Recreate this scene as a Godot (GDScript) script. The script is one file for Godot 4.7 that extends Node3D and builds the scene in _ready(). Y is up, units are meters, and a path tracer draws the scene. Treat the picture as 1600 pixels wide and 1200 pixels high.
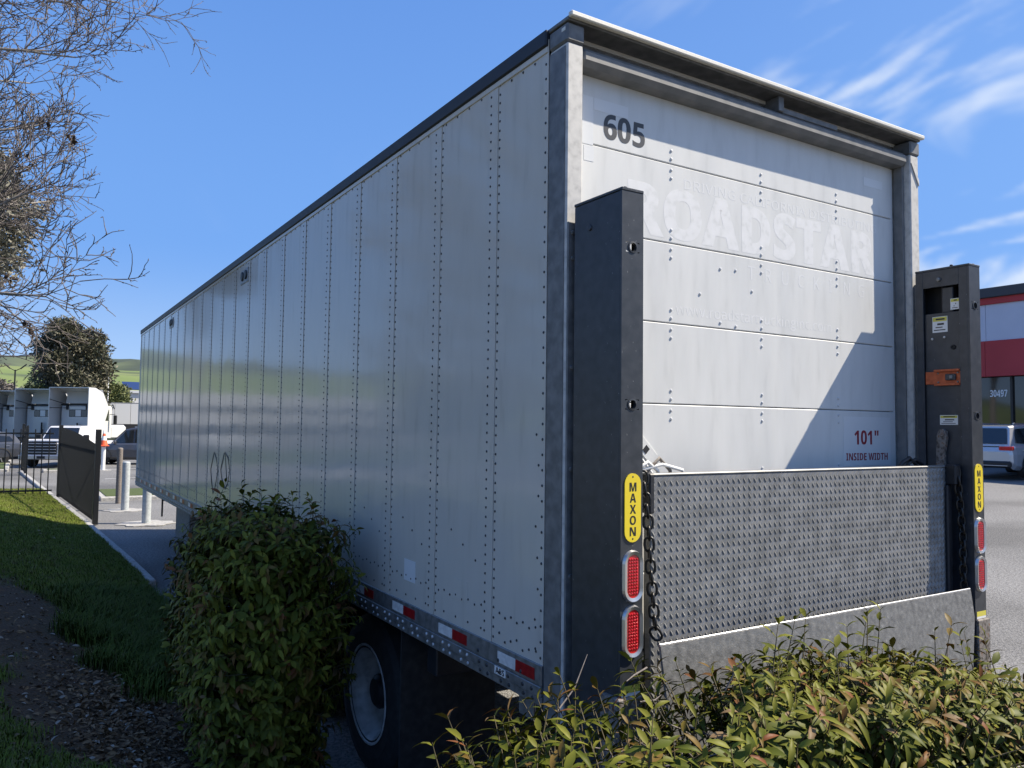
extends Node3D
# A parked box trailer with a tail lift, seen from a lawn bank behind its left rear corner.
# x runs to the right across the trailer, y up, z backwards along it; the trailer's left rear corner is the origin.

const EYE := Vector3(-1.9182, 2.2707, 2.6609)
const YAW := 0.5577
const PITCH := 0.0544
const ROLL := 0.012
const SUN := Vector3(2.25, 2.6, 1.0)

var rng := RandomNumberGenerator.new()
var taken := {}
var M := {}
var shared := {}
var cam_f: Vector3
var cam_r: Vector3
var cam_u: Vector3
var nz := FastNoiseLite.new()

# ------------------------------------------------------------------ mesh builder
class MB:
	var v := PackedVector3Array()
	var n := PackedVector3Array()
	var c := PackedColorArray()
	var i := PackedInt32Array()
	var tint := Color(1, 1, 1)
	var colored := false
	func vert(p: Vector3, q: Vector3) -> int:
		v.append(p); n.append(q); c.append(tint)
		return v.size() - 1
	func tri(a: int, b: int, d: int) -> void:   # counter-clockwise seen from outside
		i.append(a); i.append(d); i.append(b)
	func face(pts: Array) -> void:              # flat convex polygon, counter-clockwise seen from outside
		var q: Vector3 = (pts[1] - pts[0]).cross(pts[2] - pts[0]).normalized()
		var s := v.size()
		for p in pts:
			vert(p, q)
		for k in range(1, pts.size() - 1):
			tri(s, s + k, s + k + 1)
	func box(lo: Vector3, hi: Vector3) -> void:
		bbox(lo, hi, 0.0)
	func bbox(lo: Vector3, hi: Vector3, b: float, t := Transform3D()) -> void:
		var mid := (lo + hi) / 2.0
		var h := (hi - lo) / 2.0
		var m: float = min(b, min(h.x, min(h.y, h.z)) * 0.98)
		if b <= 0.0:
			m = 0.0
		for ax in 3:
			var u := (ax + 1) % 3
			var w := (ax + 2) % 3
			for s in [-1.0, 1.0]:
				var f := []
				for k in [[-1, -1], [1, -1], [1, 1], [-1, 1]]:
					var p := Vector3()
					p[ax] = s * h[ax]
					p[u] = k[0] * (h[u] - m)
					p[w] = k[1] * (h[w] - m)
					f.append(t * (p + mid))
				if s < 0:
					f.reverse()
				face(f)
		if m <= 0.0:
			return
		for ax in 3:
			var u := (ax + 1) % 3
			var w := (ax + 2) % 3
			for su in [-1.0, 1.0]:
				for sw in [-1.0, 1.0]:
					var f := []
					for k in [[-1, 0], [1, 0], [1, 1], [-1, 1]]:
						var p := Vector3()
						p[ax] = k[0] * (h[ax] - m)
						p[u] = su * (h[u] - (m if k[1] == 1 else 0.0))
						p[w] = sw * (h[w] - (m if k[1] == 0 else 0.0))
						f.append(t * (p + mid))
					var q: Vector3 = (f[1] - f[0]).cross(f[2] - f[0])
					var o := Vector3()
					o[u] = su
					o[w] = sw
					if q.dot(t.basis * o) < 0:
						f.reverse()
					face(f)
		for sx in [-1.0, 1.0]:
			for sy in [-1.0, 1.0]:
				for sz in [-1.0, 1.0]:
					var o := Vector3(sx, sy, sz)
					var f := [t * (o * Vector3(h.x, h.y - m, h.z - m) + mid), t * (o * Vector3(h.x - m, h.y, h.z - m) + mid), t * (o * Vector3(h.x - m, h.y - m, h.z) + mid)]
					if (f[1] - f[0]).cross(f[2] - f[0]).dot(t.basis * o) < 0:
						f.reverse()
					face(f)
	func tube(pts: Array, rads: Array, sides := 8, caps := true) -> void:
		var rows := []
		var side := Vector3()
		for k in pts.size():
			var d: Vector3 = (pts[min(k + 1, pts.size() - 1)] - pts[max(k - 1, 0)]).normalized()
			if k == 0:
				side = d.cross(Vector3.UP if abs(d.y) < 0.9 else Vector3.RIGHT).normalized()
			else:
				side = (side - d * side.dot(d)).normalized()
			var up := d.cross(side)
			var row := []
			for j in sides:
				var a := TAU * j / sides
				var q := side * cos(a) + up * sin(a)
				row.append(vert(pts[k] + q * rads[k], q))
			rows.append(row)
		for k in rows.size() - 1:
			for j in sides:
				var j2 := (j + 1) % sides
				tri(rows[k][j], rows[k][j2], rows[k + 1][j2])
				tri(rows[k][j], rows[k + 1][j2], rows[k + 1][j])
		if caps:
			var a := []
			var z := []
			for j in sides:
				a.append(v[rows[0][sides - 1 - j]])
				z.append(v[rows[-1][j]])
			if rads[0] > 0.002:
				face(a)
			if rads[-1] > 0.002:
				face(z)
	func lathe(prof: Array, t: Transform3D, sides := 24) -> void:   # profile of (radius, height) turned round local y, going up on the outside
		for k in prof.size() - 1:
			var p: Vector2 = prof[k]
			var q: Vector2 = prof[k + 1]
			var d := (q - p).normalized()
			var nn := Vector2(d.y, -d.x)
			var s := v.size()
			for j in sides + 1:
				var a := TAU * j / sides
				var e := Vector3(cos(a), 0, -sin(a))
				var no: Vector3 = (t.basis * (e * nn.x + Vector3.UP * nn.y)).normalized()
				vert(t * (e * p.x + Vector3.UP * p.y), no)
				vert(t * (e * q.x + Vector3.UP * q.y), no)
			for j in sides:
				var a0 := s + j * 2
				tri(a0, a0 + 2, a0 + 3)
				tri(a0, a0 + 3, a0 + 1)
	func prism(poly: Array, t: Transform3D, depth: float) -> void:  # polygon in local xy (counter-clockwise), from z = 0 to z = depth
		var pv := PackedVector2Array(poly)
		var ix := Geometry2D.triangulate_polygon(pv)
		var fz := (t.basis * Vector3(0, 0, 1)).normalized()
		for s in [0, 1]:
			var base := v.size()
			for p in poly:
				vert(t * Vector3(p.x, p.y, depth * s), fz * (1.0 if s == 1 else -1.0))
			for k in range(0, ix.size(), 3):
				var a: Vector2 = poly[ix[k]]
				var b: Vector2 = poly[ix[k + 1]]
				var d: Vector2 = poly[ix[k + 2]]
				var ccw := (b - a).cross(d - a) > 0
				if ccw == (s == 1):
					tri(base + ix[k], base + ix[k + 1], base + ix[k + 2])
				else:
					tri(base + ix[k], base + ix[k + 2], base + ix[k + 1])
		for k in poly.size():
			var a: Vector2 = poly[k]
			var b: Vector2 = poly[(k + 1) % poly.size()]
			face([t * Vector3(a.x, a.y, 0), t * Vector3(b.x, b.y, 0), t * Vector3(b.x, b.y, depth), t * Vector3(a.x, a.y, depth)])
	func add(o: MB, t: Transform3D) -> void:
		var s := v.size()
		for k in o.v.size():
			v.append(t * o.v[k]); n.append((t.basis * o.n[k]).normalized()); c.append(tint)
		for k in o.i:
			i.append(k + s)
	func mesh() -> ArrayMesh:
		var a := []
		a.resize(Mesh.ARRAY_MAX)
		a[Mesh.ARRAY_VERTEX] = v
		a[Mesh.ARRAY_NORMAL] = n
		if colored:
			a[Mesh.ARRAY_COLOR] = c
		a[Mesh.ARRAY_INDEX] = i
		var m := ArrayMesh.new()
		m.add_surface_from_arrays(Mesh.PRIMITIVE_TRIANGLES, a)
		return m

func mb() -> MB:
	return MB.new()

# ------------------------------------------------------------------ nodes
func numbered(called: String) -> String:
	var k: int = taken.get(called, 0)
	taken[called] = k + 1
	return called if k == 0 else "%s_%03d" % [called, k]

func tag(o: Node, label: String, category: String, group := "") -> Node:
	o.set_meta("label", label)
	o.set_meta("category", category)
	if group != "":
		o.set_meta("group", group)
	return o

func thing(called: String, label: String, category: String, at := Vector3.ZERO, turn := 0.0, group := "") -> Node3D:
	var o := Node3D.new()
	o.name = numbered(called)
	add_child(o)
	o.position = at
	o.rotation.y = turn
	tag(o, label, category, group)
	return o

func obj(called: String, m, mat: Material, parent: Node = null, t := Transform3D()) -> MeshInstance3D:
	var o := MeshInstance3D.new()
	o.mesh = m.mesh() if m is MB else m
	o.material_override = mat
	o.transform = t
	if parent == null:
		o.name = numbered(called)
		add_child(o)
	else:
		o.name = called
		parent.add_child(o, true)
	return o

func bx(called: String, lo: Vector3, hi: Vector3, bevel: float, mat: Material, parent: Node = null) -> MeshInstance3D:
	var b := mb()
	b.bbox(lo, hi, bevel)
	return obj(called, b, mat, parent)

func structure(called: String, m, mat: Material) -> MeshInstance3D:
	var o := obj(called, m, mat)
	o.set_meta("kind", "structure")
	return o

func many(called: String, m: Mesh, mat: Material, xf: Array, cols: Array, parent: Node = null) -> MultiMeshInstance3D:
	var mm := MultiMesh.new()
	mm.transform_format = MultiMesh.TRANSFORM_3D
	mm.use_colors = cols.size() > 0
	mm.mesh = m
	mm.instance_count = xf.size()
	for k in xf.size():
		mm.set_instance_transform(k, xf[k])
		if cols.size() > 0:
			mm.set_instance_color(k, cols[k])
	var o := MultiMeshInstance3D.new()
	o.multimesh = mm
	o.material_override = mat
	o.set_meta("kind", "stuff")
	if parent == null:
		o.name = numbered(called)
		add_child(o)
	else:
		o.name = called
		parent.add_child(o, true)
	return o

func lettering(called: String, txt: String, cap: float, mat: Material, parent: Node, at: Vector3, basis := Basis(), wide := 0.0, weight := 700, face := "Droid Sans", thick := 0.002, align := HORIZONTAL_ALIGNMENT_LEFT) -> MeshInstance3D:
	# cap: height of a capital in metres; wide: total width to stretch to (0 leaves it)
	var f := SystemFont.new()
	f.font_names = PackedStringArray([face])
	f.font_weight = weight
	var fv := FontVariation.new()
	fv.base_font = f
	fv.variation_embolden = 0.9 if weight >= 900 else (0.2 if weight == 550 else 0.0)
	var t := TextMesh.new()
	t.font = fv
	t.text = txt
	t.font_size = 64
	t.pixel_size = cap / (64 * 0.714)
	t.depth = thick
	t.horizontal_alignment = align
	t.vertical_alignment = VERTICAL_ALIGNMENT_BOTTOM
	t.curve_step = 1.0
	var box := t.get_aabb()
	var sx := wide / box.size.x if wide > 0.0 else 1.0
	var o := MeshInstance3D.new()
	o.name = called
	o.mesh = t
	o.material_override = mat
	parent.add_child(o, true)
	var left := box.position.x
	if align == HORIZONTAL_ALIGNMENT_CENTER:
		left = box.position.x + box.size.x / 2.0
	# the baseline goes to at
	var base := box.position.y
	o.transform = Transform3D(basis * Basis.from_scale(Vector3(sx, 1, 1)), at + basis * Vector3(-left * sx, -base, 0))
	return o

# ------------------------------------------------------------------ materials
func srgb(r: float, g: float, b: float) -> Color:   # linear base colour to what albedo_color takes
	return Color(r, g, b).linear_to_srgb()

func noise_image(sd: int, freq: float, oct := 4, size := 256, type := FastNoiseLite.TYPE_SIMPLEX_SMOOTH) -> Image:
	var f := FastNoiseLite.new()
	f.seed = sd
	f.noise_type = type
	f.frequency = freq
	f.fractal_octaves = oct
	return f.get_seamless_image(size, size)

func ramp_tex(img: Image, stops: Array) -> ImageTexture:   # stops: [[at, linear colour], ...]
	var g := Gradient.new()
	g.offsets = PackedFloat32Array(stops.map(func(s): return s[0]))
	g.colors = PackedColorArray(stops.map(func(s): return s[1].linear_to_srgb()))
	var lut := []
	for k in 256:
		lut.append(g.sample(k / 255.0))
	img.convert(Image.FORMAT_L8)
	var d := img.get_data()
	var o := PackedByteArray()
	o.resize(d.size() * 3)
	for k in d.size():
		var q: Color = lut[d[k]]
		o[k * 3] = int(q.r * 255)
		o[k * 3 + 1] = int(q.g * 255)
		o[k * 3 + 2] = int(q.b * 255)
	var im := Image.create_from_data(img.get_width(), img.get_height(), false, Image.FORMAT_RGB8, o)
	return ImageTexture.create_from_image(im)

func normal_tex(img: Image, strength: float) -> ImageTexture:
	img.convert(Image.FORMAT_RGBA8)
	img.bump_map_to_normal_map(strength)
	return ImageTexture.create_from_image(img)

func mat(col: Color, rough := 0.6, metal := 0.0, spec := 0.5) -> StandardMaterial3D:   # col is linear
	var m := StandardMaterial3D.new()
	m.albedo_color = col.linear_to_srgb()
	m.roughness = rough
	m.metallic = metal
	m.metallic_specular = spec
	return m

func tex_mat(tex: Texture2D, scale: float, rough := 0.7, metal := 0.0, bump: Texture2D = null, bump_scale := 1.0) -> StandardMaterial3D:
	var m := StandardMaterial3D.new()
	m.albedo_texture = tex
	m.roughness = rough
	m.metallic = metal
	m.uv1_triplanar = true
	m.uv1_world_triplanar = true
	m.uv1_scale = Vector3.ONE * scale
	if bump:
		m.normal_enabled = true
		m.normal_texture = bump
		m.normal_scale = bump_scale
	return m

func rough_tex(m: StandardMaterial3D, img: Image, lo: float, hi: float) -> void:
	m.roughness_texture = ramp_tex(img, [[0.25, Color(lo, lo, lo).srgb_to_linear()], [0.75, Color(hi, hi, hi).srgb_to_linear()]])
	m.roughness_texture_channel = BaseMaterial3D.TEXTURE_CHANNEL_RED
	m.roughness = 1.0

func L(r: float, g: float, b: float) -> Color:
	return Color(r, g, b)

func make_materials() -> void:
	var n1 := noise_image(1, 0.012, 5)
	var n2 := noise_image(2, 0.05, 4)
	var n3 := noise_image(3, 0.15, 3)
	var wav := noise_image(4, 0.006, 2)
	# painted sheet sides, a little wavy
	M.side = tex_mat(ramp_tex(noise_image(11, 0.02, 5, 512), [[0.0, L(.475, .445, .39)], [0.3, L(.53, .50, .443)], [1.0, L(.55, .52, .462)]]), 0.22, 0.1, 0.0, normal_tex(wav.duplicate(), 3.0), 0.07)
	M.side.metallic_specular = 0.4
	M.side.uv1_scale = Vector3(0.9, 0.15, 0.9)
	rough_tex(M.side, noise_image(12, 0.02, 4), 0.09, 0.13)
	M.rivet = mat(L(.05, .053, .06), 0.45, 0.5)
	M.rivet_white = mat(L(.55, .56, .57), 0.4)
	M.rail = tex_mat(ramp_tex(n2.duplicate(), [[0.2, L(.17, .175, .18)], [0.5, L(.24, .245, .25)], [0.9, L(.30, .305, .31)]]), 1.2, 0.42, 0.55)
	M.top_rail = mat(L(.025, .028, .034), 0.5, 0.3)
	M.galv = tex_mat(ramp_tex(noise_image(5, 0.04, 5), [[0.1, L(.40, .395, .375)], [0.45, L(.50, .49, .465)], [0.75, L(.54, .53, .50)], [1.0, L(.58, .56, .52)]]), 1.8, 0.6, 0.0)
	M.galv_mid = tex_mat(ramp_tex(noise_image(51, 0.03, 5), [[0.1, L(.12, .125, .125)], [0.6, L(.18, .18, .178)], [1.0, L(.22, .215, .20)]]), 1.0, 0.55, 0.0)
	M.galv_dark = tex_mat(ramp_tex(n2.duplicate(), [[0.2, L(.11, .113, .115)], [0.6, L(.16, .163, .165)], [1.0, L(.20, .20, .198)]]), 1.0, 0.5, 0.1)
	M.cap = tex_mat(ramp_tex(n3.duplicate(), [[0.1, L(.60, .58, .52)], [0.8, L(.70, .68, .62)]]), 2.0, 0.45, 0.0)
	M.door = tex_mat(ramp_tex(noise_image(6, 0.018, 5, 512), [[0.0, L(.55, .555, .54)], [0.35, L(.61, .615, .60)], [0.7, L(.63, .635, .62)], [1.0, L(.65, .65, .635)]]), 0.45, 0.42, 0.0, normal_tex(noise_image(7, 0.01, 2), 3.0), 0.25)
	M.door.uv1_scale = Vector3(1.1, 0.22, 1.1)
	M.ghost = tex_mat(ramp_tex(noise_image(61, 0.05, 4), [[0.15, L(.61, .615, .60)], [0.42, L(.68, .682, .672)], [0.9, L(.715, .715, .71)]]), 1.1, 0.38)
	M.ghost_edge = mat(L(.672, .675, .668), 0.38)
	M.black_paint = tex_mat(ramp_tex(n1.duplicate(), [[0.2, L(.010, .012, .016)], [0.55, L(.015, .017, .022)], [0.9, L(.024, .026, .031)]]), 1.0, 0.48, 0.0, normal_tex(n3.duplicate(), 2.0), 0.12)
	M.grey_paint = tex_mat(ramp_tex(noise_image(8, 0.03, 5), [[0.1, L(.028, .032, .038)], [0.5, L(.037, .041, .048)], [0.85, L(.045, .049, .056)], [1.0, L(.07, .073, .078)]]), 1.8, 0.34, 0.0)
	M.grey_paint.detail_enabled = true
	M.grey_paint.detail_blend_mode = BaseMaterial3D.BLEND_MODE_ADD
	M.grey_paint.detail_uv_layer = BaseMaterial3D.DETAIL_UV_2
	M.grey_paint.uv2_triplanar = true
	M.grey_paint.uv2_world_triplanar = true
	M.grey_paint.uv2_scale = Vector3(3.0, 1.6, 3.0)
	M.grey_paint.detail_albedo = ramp_tex(noise_image(71, 0.09, 3), [[0.0, L(0, 0, 0)], [0.90, L(0, 0, 0)], [0.93, L(.20, .20, .195)], [1.0, L(.3, .3, .29)]])
	M.black = mat(L(.008, .008, .009), 0.7)
	M.rubber = tex_mat(ramp_tex(n2.duplicate(), [[0.2, L(.012, .012, .013)], [0.9, L(.03, .03, .03)]]), 1.0, 0.85)
	M.plate = tex_mat(ramp_tex(noise_image(9, 0.03, 5), [[0.1, L(.16, .162, .16)], [0.5, L(.225, .227, .225)], [0.9, L(.29, .29, .287)]]), 1.2, 0.42, 0.2)
	M.steel = tex_mat(ramp_tex(noise_image(10, 0.03, 6), [[0.1, L(.15, .15, .148)], [0.45, L(.19, .19, .187)], [0.8, L(.225, .225, .22)], [1.0, L(.38, .38, .37)]]), 2.6, 0.4, 0.45, normal_tex(n3.duplicate(), 2.0), 0.2)
	rough_tex(M.steel, noise_image(13, 0.05, 5), 0.3, 0.6)
	M.bright = mat(L(.6, .6, .6), 0.3, 0.8)
	M.chain = mat(L(.05, .048, .046), 0.4, 0.8)
	M.rust = tex_mat(ramp_tex(noise_image(14, 0.05, 5), [[0.1, L(.05, .04, .035)], [0.4, L(.16, .14, .12)], [0.6, L(.22, .21, .20)], [0.85, L(.17, .09, .05)], [1.0, L(.13, .06, .03)]]), 2.2, 0.75)
	M.yellow = mat(L(.75, .58, .03), 0.35)
	M.sticker = mat(L(.72, .72, .70), 0.4)
	M.sticker_door = mat(L(.66, .67, .67), 0.28)
	M.sticker_yellow = mat(L(.62, .55, .08), 0.4)
	M.ink = mat(L(.015, .015, .017), 0.5)
	M.number = mat(L(.035, .038, .045), 0.4)
	M.red_ink = mat(L(.25, .014, .025), 0.45)
	M.orange = tex_mat(ramp_tex(n2.duplicate(), [[0.2, L(.42, .08, .02)], [0.8, L(.58, .13, .04)]]), 2.0, 0.5)
	M.lens = mat(L(.55, .012, .018), 0.12)
	M.lens.clearcoat_enabled = true
	M.lens.clearcoat = 1.0
	M.lens.clearcoat_roughness = 0.05
	M.tape_white = tex_mat(ramp_tex(n2.duplicate(), [[0.2, L(.55, .55, .54)], [0.8, L(.72, .72, .71)]]), 2.0, 0.3)
	M.tape_red = tex_mat(ramp_tex(n2.duplicate(), [[0.2, L(.22, .006, .010)], [0.8, L(.34, .010, .016)]]), 2.0, 0.3)
	M.wheel_white = tex_mat(ramp_tex(noise_image(15, 0.03, 5), [[0.1, L(.30, .29, .27)], [0.5, L(.55, .55, .54)], [0.9, L(.66, .66, .65)]]), 1.4, 0.4)
	# ground
	M.asphalt = tex_mat(ramp_tex(noise_image(16, 0.12, 4, 512), [[0.15, L(.11, .109, .107)], [0.5, L(.192, .19, .187)], [0.85, L(.27, .267, .262)]]), 0.35, 0.9, 0.0, normal_tex(noise_image(17, 0.25, 3, 512), 5.0), 0.6)
	M.asphalt.detail_enabled = true
	M.asphalt.detail_uv_layer = BaseMaterial3D.DETAIL_UV_2
	M.asphalt.uv2_triplanar = true
	M.asphalt.uv2_world_triplanar = true
	M.asphalt.uv2_scale = Vector3.ONE * 0.06
	M.asphalt.detail_blend_mode = BaseMaterial3D.BLEND_MODE_MUL
	M.asphalt.detail_albedo = ramp_tex(noise_image(18, 0.006, 5, 512), [[0.2, L(.55, .55, .55)], [0.5, L(.85, .85, .85)], [0.8, L(1, 1, 1)]])
	M.concrete = tex_mat(ramp_tex(noise_image(19, 0.06, 5), [[0.1, L(.24, .235, .22)], [0.5, L(.36, .35, .33)], [0.9, L(.44, .43, .41)]]), 0.8, 0.85, 0.0, normal_tex(n3.duplicate(), 3.0), 0.4)
	M.soil = StandardMaterial3D.new()
	M.soil.vertex_color_use_as_albedo = true
	M.soil.albedo_texture = ramp_tex(noise_image(20, 0.09, 5, 512), [[0.1, L(.45, .45, .45)], [0.5, L(.8, .8, .8)], [0.9, L(1, 1, 1)]])
	M.soil.uv1_triplanar = true
	M.soil.uv1_world_triplanar = true
	M.soil.uv1_scale = Vector3.ONE * 0.7
	M.soil.roughness = 0.95
	M.soil.normal_enabled = true
	M.soil.normal_texture = normal_tex(noise_image(21, 0.08, 4, 512), 6.0)
	M.soil.normal_scale = 0.8
	M.line = tex_mat(ramp_tex(n3.duplicate(), [[0.25, L(.30, .30, .30)], [0.5, L(.62, .62, .61)], [0.9, L(.7, .7, .7)]]), 0.6, 0.8)
	# plants
	M.leaf = StandardMaterial3D.new()
	M.leaf.vertex_color_use_as_albedo = true
	M.leaf.roughness = 0.5
	M.leaf.metallic_specular = 0.22
	M.leaf.backlight_enabled = true
	M.leaf.backlight = Color(0.16, 0.2, 0.05)
	M.grass = StandardMaterial3D.new()
	M.grass.vertex_color_use_as_albedo = true
	M.grass.roughness = 0.7
	M.grass.metallic_specular = 0.2
	M.grass.backlight_enabled = true
	M.grass.backlight = Color(0.2, 0.26, 0.06)
	M.dead_leaf = StandardMaterial3D.new()
	M.dead_leaf.vertex_color_use_as_albedo = true
	M.dead_leaf.roughness = 0.8
	M.shoot = mat(L(.075, .062, .030), 0.7)
	M.bark = tex_mat(ramp_tex(noise_image(22, 0.08, 5), [[0.1, L(.12, .105, .095)], [0.5, L(.25, .23, .21)], [0.9, L(.38, .355, .335)]]), 2.5, 0.8)
	M.twig = tex_mat(ramp_tex(n2.duplicate(), [[0.2, L(.08, .068, .062)], [0.9, L(.20, .175, .165)]]), 3.0, 0.75)
	# background
	M.iron = mat(L(.012, .013, .014), 0.45, 0.2)
	M.gate = tex_mat(ramp_tex(n2.duplicate(), [[0.2, L(.022, .024, .026)], [0.9, L(.036, .038, .04)]]), 1.0, 0.55)
	M.bollard = tex_mat(ramp_tex(n2.duplicate(), [[0.1, L(.30, .33, .34)], [0.6, L(.42, .45, .46)], [0.9, L(.48, .5, .5)]]), 1.0, 0.5)
	M.cone = mat(L(.75, .11, .035), 0.5)
	M.cone_white = mat(L(.75, .75, .74), 0.4)
	M.truck_white = mat(L(.55, .55, .54), 0.35)
	M.wall_white = tex_mat(ramp_tex(n1.duplicate(), [[0.2, L(.52, .51, .49)], [0.9, L(.64, .63, .61)]]), 0.1, 0.8)
	M.wall_dark = mat(L(.05, .053, .06), 0.7)
	M.wall_red = tex_mat(ramp_tex(n1.duplicate(), [[0.2, L(.40, .032, .036)], [0.9, L(.47, .042, .048)]]), 0.1, 0.6)
	M.wall_pale = tex_mat(ramp_tex(n1.duplicate(), [[0.2, L(.50, .52, .60)], [0.9, L(.58, .60, .68)]]), 0.1, 0.6)
	M.glass = mat(L(.012, .014, .016), 0.04, 0.0, 0.7)
	M.frame = mat(L(.015, .015, .016), 0.4)
	M.solar = mat(L(.02, .03, .09), 0.2)
	M.car_grey = mat(L(.075, .08, .095), 0.25, 0.4)
	M.car_silver = mat(L(.50, .51, .53), 0.25, 0.4)
	M.car_white = mat(L(.72, .72, .72), 0.25)
	for k in ["car_grey", "car_silver", "car_white", "truck_white"]:
		M[k].clearcoat_enabled = true
		M[k].clearcoat = 0.8
		M[k].clearcoat_roughness = 0.05
	M.trim = mat(L(.012, .012, .013), 0.55)
	M.rim = mat(L(.45, .45, .46), 0.3, 0.8)
	M.lamp = mat(L(.7, .7, .7), 0.1)
	M.hill = StandardMaterial3D.new()
	M.hill.vertex_color_use_as_albedo = true
	M.hill.roughness = 0.95
	M.crown = StandardMaterial3D.new()
	M.crown.vertex_color_use_as_albedo = true
	M.crown.roughness = 0.65
	M.crown.backlight_enabled = true
	M.crown.backlight = Color(0.08, 0.1, 0.03)

# ------------------------------------------------------------------ terrain
func lot_y(x: float, z: float) -> float:
	var y: float = clamp((-z - 4.0) / 12.0, 0.0, 1.0) * 0.15
	return y + clamp(x - 5.0, 0.0, 45.0) * 0.031

func kerb_x(z: float) -> float:
	return -0.24 - 0.055 * max(-z - 9.5, 0.0)

func bank_y(x: float, z: float) -> float:
	var d: float = max(kerb_x(z) - x, min(z - 0.72, 3.6 - x))
	return lot_y(x, z) + 0.06 + (0.46 - 0.38 * smoothstep(-15.5, -23.5, z)) * smoothstep(0.0, 2.3, d) + 0.02 * nz.get_noise_2d(x * 60.0, z * 60.0)

func in_frame(p: Vector3) -> bool:
	var d := p - EYE
	var w := d.dot(cam_f)
	return w > 0.2 and abs(d.dot(cam_r)) / w < 0.68 and abs(d.dot(cam_u)) / w < 0.52

# ------------------------------------------------------------------ sky, camera, sun
func sky_image() -> Image:
	var w := 2048
	var h := 1024
	var img := Image.create(w, h, false, Image.FORMAT_RGBF)
	var sun := SUN.normalized()
	var f := FastNoiseLite.new()
	f.seed = 5
	f.frequency = 1.0
	f.fractal_octaves = 5
	f.fractal_gain = 0.55
	var g := FastNoiseLite.new()
	g.seed = 9
	g.frequency = 1.0
	g.fractal_octaves = 2
	var warp := FastNoiseLite.new()
	warp.seed = 21
	warp.frequency = 1.0
	warp.fractal_octaves = 2
	var top := Vector3(0.10, 0.255, 0.70)
	var mid := Vector3(0.19, 0.41, 0.88)
	var low := Vector3(0.46, 0.66, 0.96)
	var ground := Vector3(0.16, 0.16, 0.14)
	# direction in which the cirrus streaks run, on the plane of the clouds
	var along := Vector2(-0.38, 0.92)
	var across := Vector2(0.92, 0.38)
	for j in h:
		var th := (j + 0.5) / h * PI
		var y := cos(th)
		var r := sin(th)
		for i in w:
			var c := ground
			if y > -0.01:
				var ph := (i + 0.5) / w * TAU
				var d := Vector3(r * sin(ph), y, -r * cos(ph))
				var e: float = clamp(y, 0.0, 1.0)
				var t1 := smoothstep(0.0, 0.22, e)
				var t2 := smoothstep(0.12, 0.75, e)
				c = low.lerp(mid, t1).lerp(top, t2)
				var near: float = max(d.dot(sun), 0.0)
				c += Vector3(0.30, 0.36, 0.40) * (0.45 * pow(near, 3.0) + 1.2 * pow(near, 40.0))
				if e > 0.015:
					var p := Vector2(d.x, d.z) / (e + 0.10)
					var q := Vector2(p.dot(along), p.dot(across))
					q += Vector2(warp.get_noise_2d(p.x * 0.6, p.y * 0.6), warp.get_noise_2d(p.x * 0.6 + 40.0, p.y * 0.6)) * 0.30
					var fine := f.get_noise_2d(q.x * 0.8, q.y * 3.2) * 0.85 + 0.5
					var big := g.get_noise_2d(p.x * 0.5 + 3.2, p.y * 0.5 + 1.4) * 0.8 + 0.5
					# the cirrus lies towards the sun's side of the sky and thins out away from it
					var lie := smoothstep(-0.25, 0.95, Vector2(d.x, d.z).normalized().dot(Vector2(0.93, 0.36)))
					var cov: float = smoothstep(0.50, 1.05, fine * 0.86 + big * 0.30 * lie + 0.20 * lie - 0.16) * smoothstep(0.015, 0.1, e)
					cov *= 0.04 + 0.96 * smoothstep(0.3, 0.85, lie)
					c = c.lerp(Vector3(0.86, 0.93, 1.02) * (0.95 + 0.25 * pow(near, 4.0)), cov * 0.72)
			img.set_pixel(i, j, Color(c.x, c.y, c.z))
	return img

func _ready() -> void:
	rng.seed = 42
	nz.seed = 7
	nz.frequency = 0.02
	nz.fractal_octaves = 3
	# camera
	cam_f = Vector3(sin(YAW) * cos(PITCH), sin(PITCH), -cos(YAW) * cos(PITCH))
	var r0 := Vector3(cos(YAW), 0, sin(YAW))
	var u0 := r0.cross(cam_f)
	cam_r = r0 * cos(ROLL) + u0 * sin(ROLL)
	cam_u = u0 * cos(ROLL) - r0 * sin(ROLL)
	var cam := Camera3D.new()
	cam.name = "camera"
	cam.fov = rad_to_deg(2.0 * atan(600.0 / 1232.5))
	cam.near = 0.05
	cam.far = 6000.0
	cam.transform = Transform3D(Basis(cam_r, cam_u, -cam_f), EYE)
	add_child(cam)
	cam.current = true
	# sky and exposure
	var pano := PanoramaSkyMaterial.new()
	pano.panorama = ImageTexture.create_from_image(sky_image())
	pano.energy_multiplier = 0.52
	var sky := Sky.new()
	sky.sky_material = pano
	var env := Environment.new()
	env.background_mode = Environment.BG_SKY
	env.sky = sky
	env.tonemap_mode = Environment.TONE_MAPPER_LINEAR
	env.tonemap_exposure = 2.0
	env.sdfgi_enabled = true
	env.ssao_enabled = true
	env.ssil_enabled = true
	var we := WorldEnvironment.new()
	we.name = "world"
	we.environment = env
	add_child(we)
	# sun
	var sun := DirectionalLight3D.new()
	sun.name = "sun"
	sun.light_energy = 1.45
	sun.light_color = Color(1.0, 0.955, 0.88)
	sun.light_angular_distance = 0.5
	sun.shadow_enabled = true
	sun.transform = Transform3D(Basis.looking_at(-SUN.normalized()), Vector3(10, 20, 5))
	add_child(sun)

	make_materials()
	build_setting()
	build_trailer()
	build_hedges()
	build_lawn_cover()
	build_bare_tree()
	build_yard()
	build_far()
	build_right()

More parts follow.
